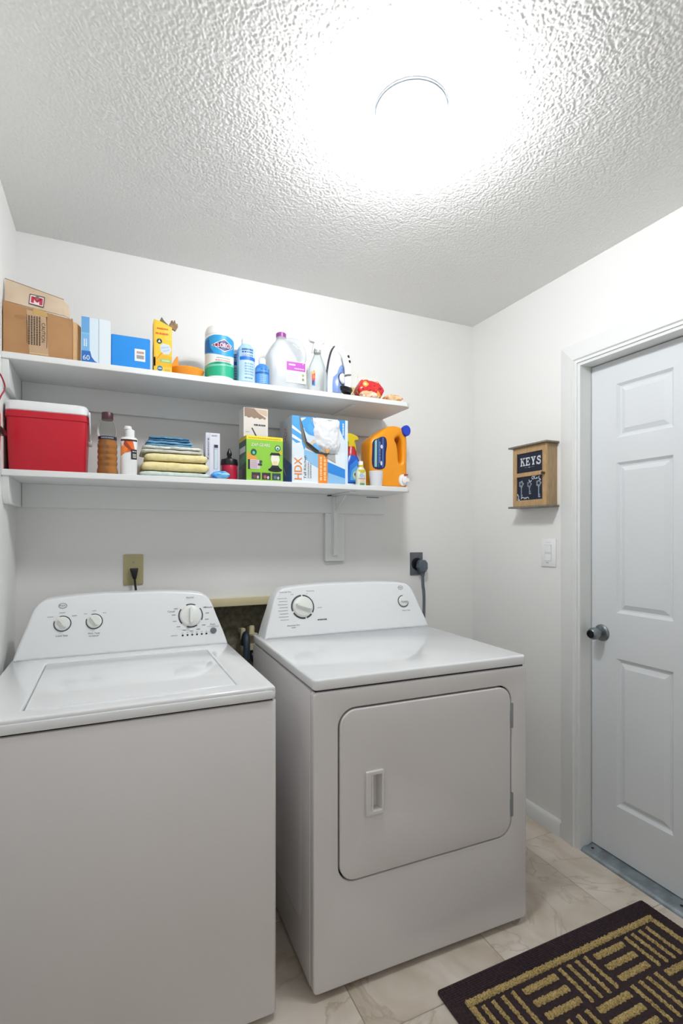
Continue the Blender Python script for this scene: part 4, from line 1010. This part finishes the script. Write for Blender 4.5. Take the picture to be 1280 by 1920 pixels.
bm = B(); lathe(bm, [(.020, .001), (.020, -.006), (.017, -.009), (0, -.009)], 28, (-.012, .0, .075), 'y'); part('dial', bm, P('#e9edf2', .3), t)
bm = B(); lathe(bm, [(.023, .002), (.023, -.003), (0, -.003)], 28, (-.012, .001, .075), 'y'); part('dial_ring', bm, P('#3d4a63', .3), t)
bm = B(); prism(bm, rrect(-.046, .046, -.010, .054, .012, 4), 0, .014, 'z'); bevel(bm, .003, 2, 50); part('heel_rest', bm, mat('heel_grey', '#d6dae0', .4), t)
bm = B()
pts = []
for k in range(40):
    a = k*.52; r = .030+.004*math.sin(k*.9); pts.append((-.045+r*math.cos(a), -.045+r*.40*math.sin(a), .008+.0105*(k/40.0)*2))
tube(bm, smooth_path([(0, -.006, .018), (-.02, -.03, .02)]+pts, 3), .0038, 8); part('cord', bm, M_black, t)

# little snack packets
def packet(name, label, cat, x, y, z, w, d, h, m, rz=0, seed=1, frill=True, tilt=0):
    t = thing(name, label, cat, (x, y, z), rz)
    bm = B(); secs = []
    bmesh.ops.create_grid(bm, x_segments=22, y_segments=14, size=.5)
    top = [v.co.copy() for v in bm.verts]; bm.free(); bm = B()
    g = {}
    for sgn in (1, -1):
        for i in range(23):
            for j in range(15):
                u, v = i/22*2-1, j/14*2-1
                if sgn == -1 and (i in (0, 22) or j in (0, 14)): g[(sgn,i,j)] = g[(1,i,j)]; continue
                f = max(0, (1-abs(u)**3.5)*(1-abs(v)**2.5)); nn_ = noise.noise(Vector((u*2.2+seed*5, v*2.2, seed)))
                zz = h/2*(1+.35*nn_)*f**.6
                g[(sgn,i,j)] = bm.verts.new((u*w/2+.004*nn_, v*d/2+.003*noise.noise(Vector((u*3, v*3, seed+9))), h/2+(zz if sgn == 1 else -zz*.95) + tilt*u*w/2))
        for i in range(22):
            for j in range(14):
                try: bm.faces.new((g[(sgn,i,j)], g[(sgn,i+1,j)], g[(sgn,i+1,j+1)], g[(sgn,i,j+1)]))
                except ValueError: pass
    mn = min(v.co.z for v in bm.verts)
    for v in bm.verts: v.co.z -= mn
    part('wrapper', bm, m, t, smooth=80)
    return t
def patch(name, cols, sc=26):
    if name in MATS: return MATS[name]
    m = mat(name, cols[0], .25); nt = m.node_tree; b = nt.nodes['Principled BSDF']; tc = nt.nodes.new('ShaderNodeTexCoord'); n = nt.nodes.new('ShaderNodeTexNoise'); n.inputs['Scale'].default_value = sc; n.inputs['Detail'].default_value = 1.5
    r = nt.nodes.new('ShaderNodeValToRGB'); r.color_ramp.interpolation = 'CONSTANT'; e = r.color_ramp.elements
    while len(e) < len(cols): e.new(.5)
    for i, c in enumerate(cols): e[i].position = 0 if i == 0 else .36+.28*(i-1)/max(1, len(cols)-2); e[i].color = lin(c)
    nt.links.new(tc.outputs['Object'], n.inputs['Vector']); nt.links.new(n.outputs[0], r.inputs[0]); nt.links.new(r.outputs[0], b.inputs['Base Color'])
    return m
packet('snack_packet', 'yellow green clear packet leaning by the iron cord', 'packet', .975, 2.055, SH_U, .100, .07, .085, patch('wrap_yellow', ['#c9c27a', '#d8d3c4', '#cdb63c', '#e4e2da', '#b8b36a']), 10, 2)
packet('snack_packet', 'shiny red and yellow packet, biggest of the pile on the shelf end', 'packet', 1.020, 1.955, SH_U, .118, .075, .092, patch('wrap_red', ['#8f1f3f', '#d8332f', '#c92a34', '#e9a63a', '#eadfd0']), -6, 4)
packet('snack_packet', 'orange packet lying flat at the far right of the shelf', 'packet', 1.118, 1.925, SH_U, .080, .06, .036, patch('wrap_orange', ['#c9834f', '#e3b07a', '#e8c9a4', '#d99a58']), 3, 6)
packet('snack_packet', 'small peach packet in front of the red and yellow one', 'packet', .985, 1.889, SH_U, .080, .030, .030, patch('wrap_peach', ['#e7e3e0', '#e9b48a', '#f0d9c6', '#e58d6a']), 0, 8)
t = thing('paper_card', 'pale yellow card sticking up behind the red and yellow packet', 'card', (1.030, 1.997, SH_U))
bm = B(); slab_q(bm, [(-.038, -.002, .0), (.046, .004, .0), (.046, .012, .122), (-.042, .0, .130)], .0016); part('card_sheet', bm, patch('card_pale', ['#eee08f', '#f2ecd2', '#ece9f2', '#f4e9a8'], 20), t)
t.location.z = SH_U

# ================================================================== THINGS ON THE LOWER SHELF
# cooler
t = thing('cooler', 'small red cooler with a white lid', 'cooler', on(SH_L, -.182, .20, 1.884))
M_red = mat('cooler_red', '#c3162c', .38, bump=.03, bscale=500)
bm = B(); loft(bm, [(0, 0, 0, .108, .088, 9), (0, 0, .006, .111, .091, 9), (0, 0, .168, .117, .097, 9), (0, 0, .170, .120, .100, 9), (0, 0, .188, .1205, .1005, 9), (0, 0, .190, .118, .098, 9)], 72); part('tub', bm, M_red, t)
bm = B(); loft(bm, [(0, 0, .190, .117, .097, 9), (0, 0, .193, .1195, .0995, 9), (0, 0, .214, .1185, .0985, 9), (0, 0, .222, .114, .094, 8), (0, 0, .2235, .10, .08, 8)], 72)
for v in bm.verts:
    if v.co.z > .212 and abs(v.co.x+.045) < .006: v.co.z -= .003
part('lid', bm, P('#eceef0', .4), t)
bm = B(); prism(bm, [(-.10, .192), (-.088, .205), (-.02, .130), (-.014, .10), (-.03, .10), (-.036, .125)], .1195, .1245, 'x'); bevel(bm, .0015, 1); part('handle_arm', bm, P('#eceef0', .4), t)
bm = B(); lathe(bm, [(.011, .1165), (.011, .127), (0, .128)], 16, (0, -.022, .11), 'x'); part('handle_pivot', bm, P('#eceef0', .4), t)

# oil bottle
t = thing('oil_bottle', 'ribbed clear bottle half full of amber oil with a brown cap', 'bottle', (-.006, 1.925, SH_L))
def ribs(s=1.0, off=0):
    p = [(.026, 0), (.0325, .002), (.0335, .012), (.0305, .026)]
    for k in range(4): z = .030+.020*k; p += [(.0295, z), (.0315, z+.007), (.0315, z+.013), (.0295, z+.019)]
    return [(max(.001, r-off), z) for r, z in p]
bm = B(); lathe(bm, ribs()+[(.030, .112), (.0285, .118), (.0285, .130), (.0315, .136), (.033, .150), (.0305, .168), (.024, .184), (.0165, .192), (.0155, .200)], 40); part('bottle_body', bm, thin_plastic('oil_clear', '#f0f2f0', .03, '#eef2f4', .06), t)
m = mat('amber_oil', '#d08418', .1); nt = m.node_tree
b_ = nt.nodes['Principled BSDF']; tr = nt.nodes.new('ShaderNodeBsdfTransparent'); tr.inputs[0].default_value = lin('#e8a040'); mx = nt.nodes.new('ShaderNodeMixShader'); mx.inputs[0].default_value = .88
nt.links.new(tr.outputs[0], mx.inputs[1]); nt.links.new(b_.outputs[0], mx.inputs[2]); nt.links.new(mx.outputs[0], nt.nodes['Material Output'].inputs[0])
bm = B(); lathe(bm, [(0, .0015)]+[(r, max(z, .0016)) for r, z in ribs(1, .0012)]+[(.0285, .112), (.027, .120), (0, .120)], 40); part('oil', bm, m, t)
bm = B(); lathe(bm, [(.0175, .188), (.0185, .191), (.0185, .211), (.017, .214), (0, .214)], 32); part('cap', bm, P('#4a2330', .4), t)
art('neck_band', t, cyl(.0288), [('r', -.045, .119, .045, .130, '#2b2c3a', 1), ('s', -.02, .121, .02, .128, 1, '#9aa0b4', 3)], cut=.006)

# lotion bottle
t = thing('lotion_bottle', 'white lotion bottle with an orange label and flip cap', 'bottle', (.062, 1.918, SH_L))
bm = B(); loft(bm, [(0, 0, 0, .024, .017, 2.4), (0, 0, .004, .0265, .019, 2.4), (0, 0, .120, .0285, .021, 2.4), (0, 0, .126, .0285, .021, 2.4), (0, 0, .132, .024, .018, 2.4), (0, 0, .134, .012, .012, 2)], 40); part('bottle_body', bm, M_white, t)
bm = B(); lathe(bm, [(.0155, .133), (.0155, .158), (.013, .160), (0, .160)], 28, (.003, 0, 0)); lathe(bm, [(.0125, .160), (.0135, .163), (.012, .171), (0, .173)], 24, (-.004, -.002, 0)); part('flip_cap', bm, M_white, t)
W = .030
it = [('p', [(-W, .066), (-.012, .078), (.004, .082), (W, .088), (W, .122), (-W, .122)], '#e06a20', 1), ('p', [(-W, .066), (-.012, .078), (-.004, .092), (-W, .112)], '#f08a3a', 2), ('p', [(-W, .116), (-.014, .122), (.014, .084), (.006, .082)], '#a83c12', 2), ('r', .006, .056, .028, .090, '#15171c', 3), ('s', .011, .060, .024, .076, 3, '#d9dde0', 5), ('s', .010, .080, .025, .086, 1, '#c9cdd2', 5), ('r', -W, .118, W, .124, '#3a1a10', 4)]
art('bottle_label', t, cyl(.0287, 0, 0, 0, 0, .0212), it, cut=.005)
bm = B(); prism(bm, rrect(-.004, .004, -.02, .02, .002, 2), 0, .118, 'z')
o = part('yellow_stick', bm, P('#c9c23a'), None); tag(o, 'thin yellow stick half hidden behind the white lotion bottle', 'stick'); o.location = (.040, 1.99, SH_L)

# folded towels
def towel(label, x, y, z, w, d, h, col, col2, rz, seed, layers=2, roll=0):
    t = thing('folded_towel', label, 'towel', (x, y, z), rz, None)
    m = mat('terry_'+col.strip('#'), col, .95, bump=.8, bscale=420, var=col2, vscale=60, spec=.1)
    for L in range(layers):
        bm = B(); hh = h/layers; nx_, na = 40, 20; pv = None
        for i in range(nx_+1):
            u = i/nx_*2-1; end = (1-abs(u)**10)**.5; rg = []
            for k in range(na):
                a = 2*PI*k/na; ca, sa = math.cos(a), math.sin(a)
                yy = d/2*math.copysign(abs(ca)**.35, ca)*(.90+.10*end); zz = hh/2*math.copysign(abs(sa)**.55, sa)*(.25+.75*end)
                nv = noise.noise(Vector((u*2.5+seed, L*3.1+seed, .3)))
                xx = u*w/2*(1-.03*L)+.006*noise.noise(Vector((sa*2, ca*2, seed+L)))
                yy += .004*noise.noise(Vector((u*4, sa*2+seed, L)))
                zz += .0022*nv*(1 if layers > 1 else .6)*(1 if L > 0 or sa > 0 else 0)
                rg.append(bm.verts.new((xx, yy-.004*(L % 2), hh*(L+.5)+zz)))
            if pv:
                for k in range(na): bm.faces.new((pv[k], pv[(k+1) % na], rg[(k+1) % na], rg[k]))
            else: bm.faces.new(rg)
            pv = rg
        bm.faces.new(pv[::-1])
        wobble(bm, .0008, 120, seed+L)
        for v in bm.verts: v.co.z = max(v.co.z, 0)
        part('fold', bm, m, t, smooth=80)
    return t
z = SH_L
TY = 1.982
towel('pale green towel folded flat at the bottom of the towel stack', .215, TY, z, .238, .185, .020, '#dfeae4', '#cfdcd6', 0, 1, 1); z += .0205
towel('lower of the two butter yellow towels in the stack', .217, TY-.004, z, .226, .18, .034, '#fbedb8', '#f3e2a2', 0, 2, 1); z += .0345
towel('upper of the two butter yellow towels in the stack', .222, TY, z, .214, .18, .031, '#f8eebc', '#efe3a8', -1, 5, 1); z += .0305
towel('cream white towel folded between the yellow and blue ones', .206, TY, z, .206, .18, .024, '#f4f4ec', '#e6e8e0', 0, 9, 2); z += .0245
towel('steel blue cloth folded under the topmost blue cloth', .196, TY, z, .160, .15, .018, '#8dbfe0', '#78accf', 1, 12, 2); z += .0185
towel('steel blue cloth folded on top of the towel stack', .198, TY, z, .140, .15, .016, '#72a8cc', '#5c93ba', -2, 15, 2)

# slim white box
t = thing('product_box', 'slim tall white box with a picture of a white appliance, behind the towels', 'box', on(SH_L, .347, .05, 1.905))
w, h = .052, .171; carton(t, w, .05, h, P('#dfe0ea'))
it = [('r', 0, 0, .016, h, '#cfd2de', 1), ('t', 'Kenmore', .0085, .112, .078, .0085, '#4a4f66', 90), ('s', .022, .158, .042, .164, 1, '#8d92a4'), ('r', .030, .038, .045, .128, '#b9c4d0', 2), ('r', .032, .040, .043, .110, '#cfdce6', 3), ('r', .031, .117, .044, .128, '#23284a', 4), ('r', .0295, .037, .0302, .129, '#6b7484', 3)]
art('box_print', t, front(-w/2, -.025, 0), it)
packet('plastic_bag', 'crumpled bright blue plastic bag at the shelf edge beside the towels', 'bag', .372, 1.893, SH_L, .064, .034, .028, patch('bag_blue', ['#1f6fd8', '#4aa0f0', '#7cc0ee', '#2a86e0']), 0, 11)

# red canister with black lid
t = thing('red_canister', 'small red canister with a black knobbed lid', 'canister', (.418, 1.955, SH_L))
bm = B(); lathe(bm, [(0, 0), (.029, 0), (.030, .003), (.030, .062), (.029, .064), (0, .064)], 36); part('can', bm, P('#b21f3c', .3), t)
bm = B(); lathe(bm, [(.0325, .062), (.0325, .072), (.030, .083), (.012, .088), (.007, .094), (.010, .102), (.009, .110), (.005, .118), (.0025, .126), (0, .127)], 36); part('lid', bm, M_black, t)

# green lantern box
t = thing('lantern_box', 'lime green box with a lantern picture and yellow top band', 'box', on(SH_L, .541, .115, 1.888))
w, d, h = .147, .115, .170
carton(t, w, d, h, P('#1e3a34'))
GN = '#8cc63f'
it = [('r', 0, 0, w-.004, h, GN, 1), ('r', 0, h-.014, w-.004, h, '#f0dc2e', 2), ('s', .008, h-.011, w-.012, h-.005, 1, '#c39a1c', 3), ('t', 'ZAP-GEARS', .056, .136, .072, .012, '#2f4a24', 0, 3), ('t', 'ZAP-GEARS', .0555, .1366, .072, .012, '#f4f8ec', 0, 4), ('e', .122, .128, .0115, .0115, '#1d5a52', 3), ('e', .122, .128, .008, .008, '#cfe3dc', 4), ('p', [(.117, .123), (.127, .123), (.122, .133)], '#1d5a52', 5),
 ('p', [(.004, .080), (.042, .080), (.036, .092), (.014, .100), (.004, .112)], '#e39a3c', 2), ('e', .028, .108, .0115, .0125, '#1f4f46', 3), ('e', .028, .106, .005, .006, '#5fd0a8', 4), ('r', .006, .043, .016, .080, '#22262e', 3), ('r', .014, .045, .052, .080, '#d9cdd4', 4), ('r', .044, .058, .060, .066, '#3a3d42', 5), ('s', .017, .048, .042, .078, 4, '#b39aa8', 5), ('p', [(.050, .066), (.062, .070), (.060, .078), (.050, .078)], '#4a4d50', 4),
 ('p', [(.090, .100), (.134, .100), (.128, .110), (.096, .110)], '#20242c', 4), ('p', [(.098, .100), (.126, .100), (.130, .084), (.122, .062), (.102, .062), (.094, .084)], '#f1eedd', 4), ('p', [(.103, .062), (.121, .062), (.120, .078), (.104, .078)], '#e9d9a8', 5), ('p', [(.100, .062), (.124, .062), (.134, .048), (.090, .048)], '#23253a', 4), ('e', .112, .045, .028, .008, '#14161c', 5), ('p', [(.126, .104), (.138, .104), (.138, .120), (.128, .116)], '#d9b32c', 3)]
for k in range(3):
    x = .020+.040*k; it += [('r', x, .006, x+.034, .032, ['#3c3544', '#3a2c36', '#3a4450'][k], 3), ('e', x+.012, .016, .006, .007, ['#7a4a44', '#a8606a', '#5e7a86'][k], 4), ('e', x+.024, .014, .004, .006, ['#c9c0c4', '#d9cfd4', '#bfc9d0'][k], 5)]
art('box_print', t, front(-w/2, -d/2, 0), it)
it = [('r', 0, 0, d, h, '#2c4a44', 1), ('r', 0, h-.014, d, h, '#d9c72e', 2), ('r', .01, .110, d-.01, .132, '#cdd5d6', 2), ('p', [(0, .09), (d, .105), (d, .07), (0, .06)], '#3f7a5c', 2), ('r', .01, .01, .05, .05, '#6b5a58', 3), ('r', .06, .01, .10, .045, '#22262e', 3)]
art('side_print', t, facex(-w/2, d/2, 0), it)

# white and brown box standing on the green one
t = thing('product_box', 'white box with a brown scalloped corner on top of the green lantern box', 'box', (.512, 1.954, SH_L+.1703))
w, d, h = .096, .075, .112; carton(t, w, d, h, P('#e0d9d0'))
sc = [(.004+.078*i/12, h-.036+.003*math.sin(i*1.9)-.0004*i) for i in range(13)]
it = [('p', [(.003, h-.001), (.040, h-.002), (.060, h-.020), (.088, h-.036)]+sc[::-1], '#8d7460', 1), ('p', [(.042, h-.003), (.092, h-.006), (.092, h-.030), (.064, h-.020)], '#cdb59a', 1), ('s', .040, .042, .086, .053, 1, '#3a4252', 3), ('p', [(.030, .034), (.034, .036), (.052, .004), (.047, .002)], '#3a3a40', 3), ('s', .008, .016, .022, .022, 1, '#b0a89e', 3)]
art('box_print', t, front(-w/2, -d/2, 0), it)

# trash bag box with torn front
t = thing('trash_bag_box', 'large blue and white trash bag box with a torn front and bag showing', 'box', on(SH_L, .767, .15, 1.886))
w, d, h = .240, .15, .262
carton(t, w, d, h, P('#dde6ee'))
it = [('p', [(0, h), (.10, h), (.052, .130), (0, .168)], '#4fa4e6', 1), ('p', [(0, .225), (.036, .200), (.040, .190), (0, .212)], '#eef4fa', 2), ('p', [(0, .190), (.040, .168), (.040, .158), (0, .176)], '#eef4fa', 2), ('p', [(.03, h), (.07, h), (.060, .22), (.036, .215)], '#2c86d4', 2), ('r', 0, 0, w, .130, '#e3ecf3', 1), ('p', [(.05, .132), (.112, .118), (.112, .06), (.080, .075), (.05, .10)], '#8fc0e8', 2), ('p', [(.148, .090), (w-.012, .062), (w-.012, .002), (.152, .002)], '#2f8ae0', 2), ('p', [(.152, .045), (w-.012, .025), (w-.012, .002), (.152, .002)], '#8fc2ea', 3),
 ('r', .110, .0, .150, .126, '#ee8a2c', 4), ('s', .113, .012, .147, .110, -2, '#f8c98c', 6), ('t', 'HDX', .025, .056, .086, .031, '#ef8a34', 90, 6), ('t', 'Tall Kitchen', .0535, .062, .090, .010, '#3c434c', 90, 6), ('s', .063, .02, .083, .082, -2, '#a4abb2', 6), ('r', w-.012, 0, w, h, '#d5e6f2', 3), ('p', [(.195, h), (w-.012, h), (w-.014, .18), (.205, .22)], '#3a8fd8', 2), ('s', .214, .20, .224, .25, -1, '#e6f0f8', 5), ('p', [(0, .10), (.03, .11), (.05, .13), (.04, .16), (0, .15)], '#dfe9f2', 3)]
art('box_print', t, front(-w/2, -d/2, 0), it)
art('side_print', t, facex(-w/2, d/2, 0), [('r', 0, 0, d, h, '#cdd9e2', 1), ('p', [(0, 0), (d, 0), (d, .07), (0, .13)], '#2a76c4', 2), ('p', [(0, .12), (d*.5, .03), (d*.5, .04), (0, .14)], '#e6eef4', 3), ('t', 'HDX', d*.5, .20, .06, .04, '#e0946a', 90, 4)])
# dark patch painted for the shaded torn hole, hanging cardboard flap and the bag
bm = B(); y0 = -d/2
slab_q(bm, [(-.088, y0-.0015, .232), (-.078, y0-.0015, .170), (-.060, y0-.0015, .138), (-.020, y0-.0015, .120), (.030, y0-.0015, .112), (.062, y0-.0015, .138), (.070, y0-.0015, .140), (.078, y0-.0015, .255), (-.09, y0-.0015, .259)], .0009); part('torn_hole_patch', bm, mat('hole_shade', '#77756f', .9), t)
bm = B(); slab_q(bm, [(-.086, y0-.003, .255), (-.045, y0-.012, .258), (-.020, y0-.010, .200), (-.030, y0-.010, .165), (.010, y0-.012, .128), (-.020, y0-.016, .132), (-.045, y0-.016, .150), (-.062, y0-.012, .162), (-.070, y0-.006, .200)], .0014)
fl = part('torn_flap', bm, patch('flap_print', ['#5aa8e6', '#4f9fe0', '#cfdcea', '#d9c7a8', '#6fb0e6'], 14), t)
bm = B(); slab_q(bm, [(.020, y0-.003, .108), (.060, y0-.002, .140), (.066, y0-.002, .085)], .001); part('torn_flap', bm, mat('box_grey', '#a9aaa8', .85), t)
bm = B(); bmesh.ops.create_grid(bm, x_segments=30, y_segments=34, size=.5)
for v in bm.verts:
    u, q = v.co.x*2, v.co.y*2
    hwid = .058-.012*max(0, -q-.2)-.02*max(0, -q-.55)
    x = .022+u*hwid + .012*max(0, -q); zz = .190+q*.066
    bul = (1-abs(u)**3)*(1-abs(q)**4)
    v.co = Vector((x + .004*noise.noise(Vector((u*2, q*2, 4))), y0-.004-.024*bul-.006*noise.noise(Vector((u*2.6, q*2.2, 1)))-.003*noise.noise(Vector((u*6, q*6, 3))), zz+.006*noise.noise(Vector((u*1.7, q, 7)))))
bmesh.ops.solidify(bm, geom=bm.faces[:], thickness=.0012); part('trash_bag', bm, mat('bag_white', '#e6e8ec', .3), t, smooth=80)
art('orange_tab', t, front(0, y0-.019, 0), [('p', [(.006, .146), (.020, .118), (.030, .128), (.020, .150)], '#e9a44e', 1)])

# blue spray bottle with yellow trigger
t = thing('spray_bottle', 'blue label spray bottle with a yellow trigger and red neck', 'bottle', (.948, 1.985, SH_L))
bm = B(); loft(bm, [(0, 0, 0, .040, .028, 3), (0, 0, .004, .042, .030, 3), (0, 0, .090, .042, .030, 3), (0, 0, .118, .036, .027, 2.5), (0, 0, .140, .026, .022, 2)], 40); part('bottle_body', bm, P('#1f57c0', .25), t)
bm = B(); loft(bm, [(0, 0, .136, .028, .024, 2), (0, 0, .150, .026, .022, 2), (0, 0, .166, .017, .017, 2), (0, 0, .176, .015, .015, 2)], 32); part('neck', bm, P('#b3272f', .3), t)
trigger_head(t, .174, P('#d9c21e', .35), -1, 1.05)
it = [('p', [(-.03, .02), (.034, .02), (.036, .10), (.012, .118), (-.02, .09)], '#2f7fd8', 1), ('p', [(-.018, .028), (.03, .028), (.034, .072), (.012, .092), (-.01, .07)], '#5fb0e8', 2), ('e', .010, .050, .014, .018, '#cfe0b0', 3), ('e', .007, .054, .005, .007, '#20242a', 4), ('p', [(-.03, .008), (.036, .008), (.036, .014), (-.03, .014)], '#e3e9ee', 2)]
art('bottle_label', t, front(0, -.0302, 0), it)

# small bottle in front
t = thing('small_bottle', 'tiny bottle with white cap and yellow green label beside the orange jug', 'bottle', (.956, 1.905, SH_L))
bm = B(); loft(bm, [(0, 0, 0, .021, .014, 2.6), (0, 0, .003, .0225, .0155, 2.6), (0, 0, .058, .0225, .0155, 2.6), (0, 0, .072, .015, .012, 2.2), (0, 0, .080, .010, .010, 2)], 32); part('bottle_body', bm, P('#dfe2cf', .3), t)
bm = B(); lathe(bm, [(.0115, .078), (.0115, .086), (0, .086)], 20); part('collar', bm, P('#d0bf2a', .35), t)
bm = B(); lathe(bm, [(.010, .085), (.010, .100), (.008, .103), (0, .103)], 20); part('cap', bm, M_white, t)
it = [('r', -.018, .052, .019, .066, '#c9bf3c', 1), ('r', -.018, .030, .019, .052, '#e9e6e2', 1), ('e', -.003, .042, .010, .009, '#9fc4e0', 2), ('p', [(.006, .032), (.019, .034), (.019, .050), (.010, .046)], '#d9b56a', 2), ('r', -.018, .012, .019, .028, '#e3c9b4', 1), ('r', -.020, .002, .021, .011, '#5f9a6a', 1), ('r', -.018, .028, .019, .0305, '#a0506a', 3)]
art('bottle_label', t, cyl(.0228, 0, 0, 0, 0, .0158), it, cut=.005)

# translucent tumbler
t = thing('plastic_tumbler', 'low translucent plastic tumbler in front of the orange jug label', 'tumbler', (1.026, 1.902, SH_L))
t.scale = (.88, .88, 1)
bm = B(); lathe(bm, [(0, .002), (.026, 0), (.028, .002), (.034, .060), (.0345, .064), (.033, .064), (.0265, .004), (0, .004)], 36); part('cup_wall', bm, thin_plastic('tumbler_plastic', '#f2f5f8', .78, '#f2f5fa', .3), t)
t.location.y = 1.900

# orange detergent jug
t = thing('detergent_jug', 'big orange detergent jug with a blue cap and white spigot', 'jug', (1.110, 1.980, SH_L))
t.scale = (.88, .82, 1.07)
ol = [(-.102, .004), (-.108, .040), (-.108, .150), (-.104, .185), (-.085, .205), (-.050, .226), (-.010, .248), (.028, .256), (.060, .254), (.078, .244), (.094, .226), (.104, .200), (.104, .080), (.102, .030), (.094, .004), (.0, .0)]
ol = [(p.x, p.y) for p in smooth_path([(a, b, 0) for a, b in ol], 4, True)]
ho = [(.034, .200), (.056, .212), (.068, .202), (.074, .180), (.074, .120), (.066, .104), (.056, .110), (.052, .150), (.044, .182)]
ho = [(p.x, p.y) for p in smooth_path([(a, b, 0) for a, b in ho], 4, True)]
M_or = P('#f09a14', .3)
bm = B(); puffy_solid(bm, ol, ho, .060, .018)
bmesh.ops.recalc_face_normals(bm, faces=bm.faces[:])
part('jug_body', bm, M_or, t, smooth=60)
bm = B(); lathe(bm, [(.022, 0), (.022, -.022), (.019, -.025), (0, -.025)], 32)
M = Matrix.Rotation(math.radians(-62), 4, 'X') @ Matrix.Identity(4)
bm.free()
bm = B(); lathe(bm, [(.020, .0), (.0225, -.004), (.0225, -.026), (.020, -.030), (0, -.030)], 32, (.092, -.045, .238), 'y'); part('cap', bm, P('#1a3fc0', .35), t)
bm = B(); lathe(bm, [(.016, .03), (.018, 0)], 24, (.088, -.045, .236), 'y'); part('spout', bm, M_or, t)
bm = B(); lathe(bm, [(.024, 0), (.024, -.012), (.021, -.015), (.014, -.016), (.014, -.028), (.011, -.030), (0, -.030)], 28, (.074, -.058, .034), 'y'); box(bm, .078, .096, -.090, -.078, .026, .042); sp = part('spigot', bm, M_white, t)
bm = B(); box(bm, .072, .092, -.087, -.075, .052, .058); bevel(bm, .002, 1); part('spigot_button', bm, P('#b0402c', .35), sp)
lb = [(-.094, .080), (-.098, .150), (-.094, .184), (-.070, .196), (-.040, .206), (-.022, .200), (-.016, .175), (-.022, .140), (-.030, .080)]
lb = [(p.x, p.y) for p in smooth_path([(a, b, 0) for a, b in lb], 4, True)]
it = [('p', lb, '#16235c', 1), ('p', [(-.086, .082), (-.072, .082), (-.072, .192), (-.084, .186)], '#8fc0b8', 2), ('p', [(-.066, .082), (-.060, .082), (-.060, .198), (-.066, .196)], '#3a6a9a', 2), ('p', [(-.044, .082), (-.036, .082), (-.034, .203), (-.042, .204)], '#4a6aa8', 2), ('e', -.046, .165, .006, .008, '#d9e3f0', 3), ('e', -.048, .098, .005, .009, '#d9e3f0', 3), ('s', -.062, .10, -.050, .185, -1, '#6f86b8', 3)]
art('jug_label', t, front(0, -.0605, 0), it)

# like things share a group
GROUPS = {'folded_towel': 'towels folded in one stack', 'snack_packet': 'snack packets piled at the shelf end', 'cleaner_bottle': 'blue cleaner bottles on the upper shelf',
          'product_box': 'small product boxes on the shelves', 'wall_shelf': 'long white shelves on the back wall', 'supply_hose': 'hoses below the tap recess', 'spray_bottle': 'trigger spray bottles on the shelves', 'power_cord': 'appliance cords on the back wall'}
for o in bpy.data.objects:
    k = o.name.split('.')[0]
    if o.parent is None and k in GROUPS: o['group'] = GROUPS[k]
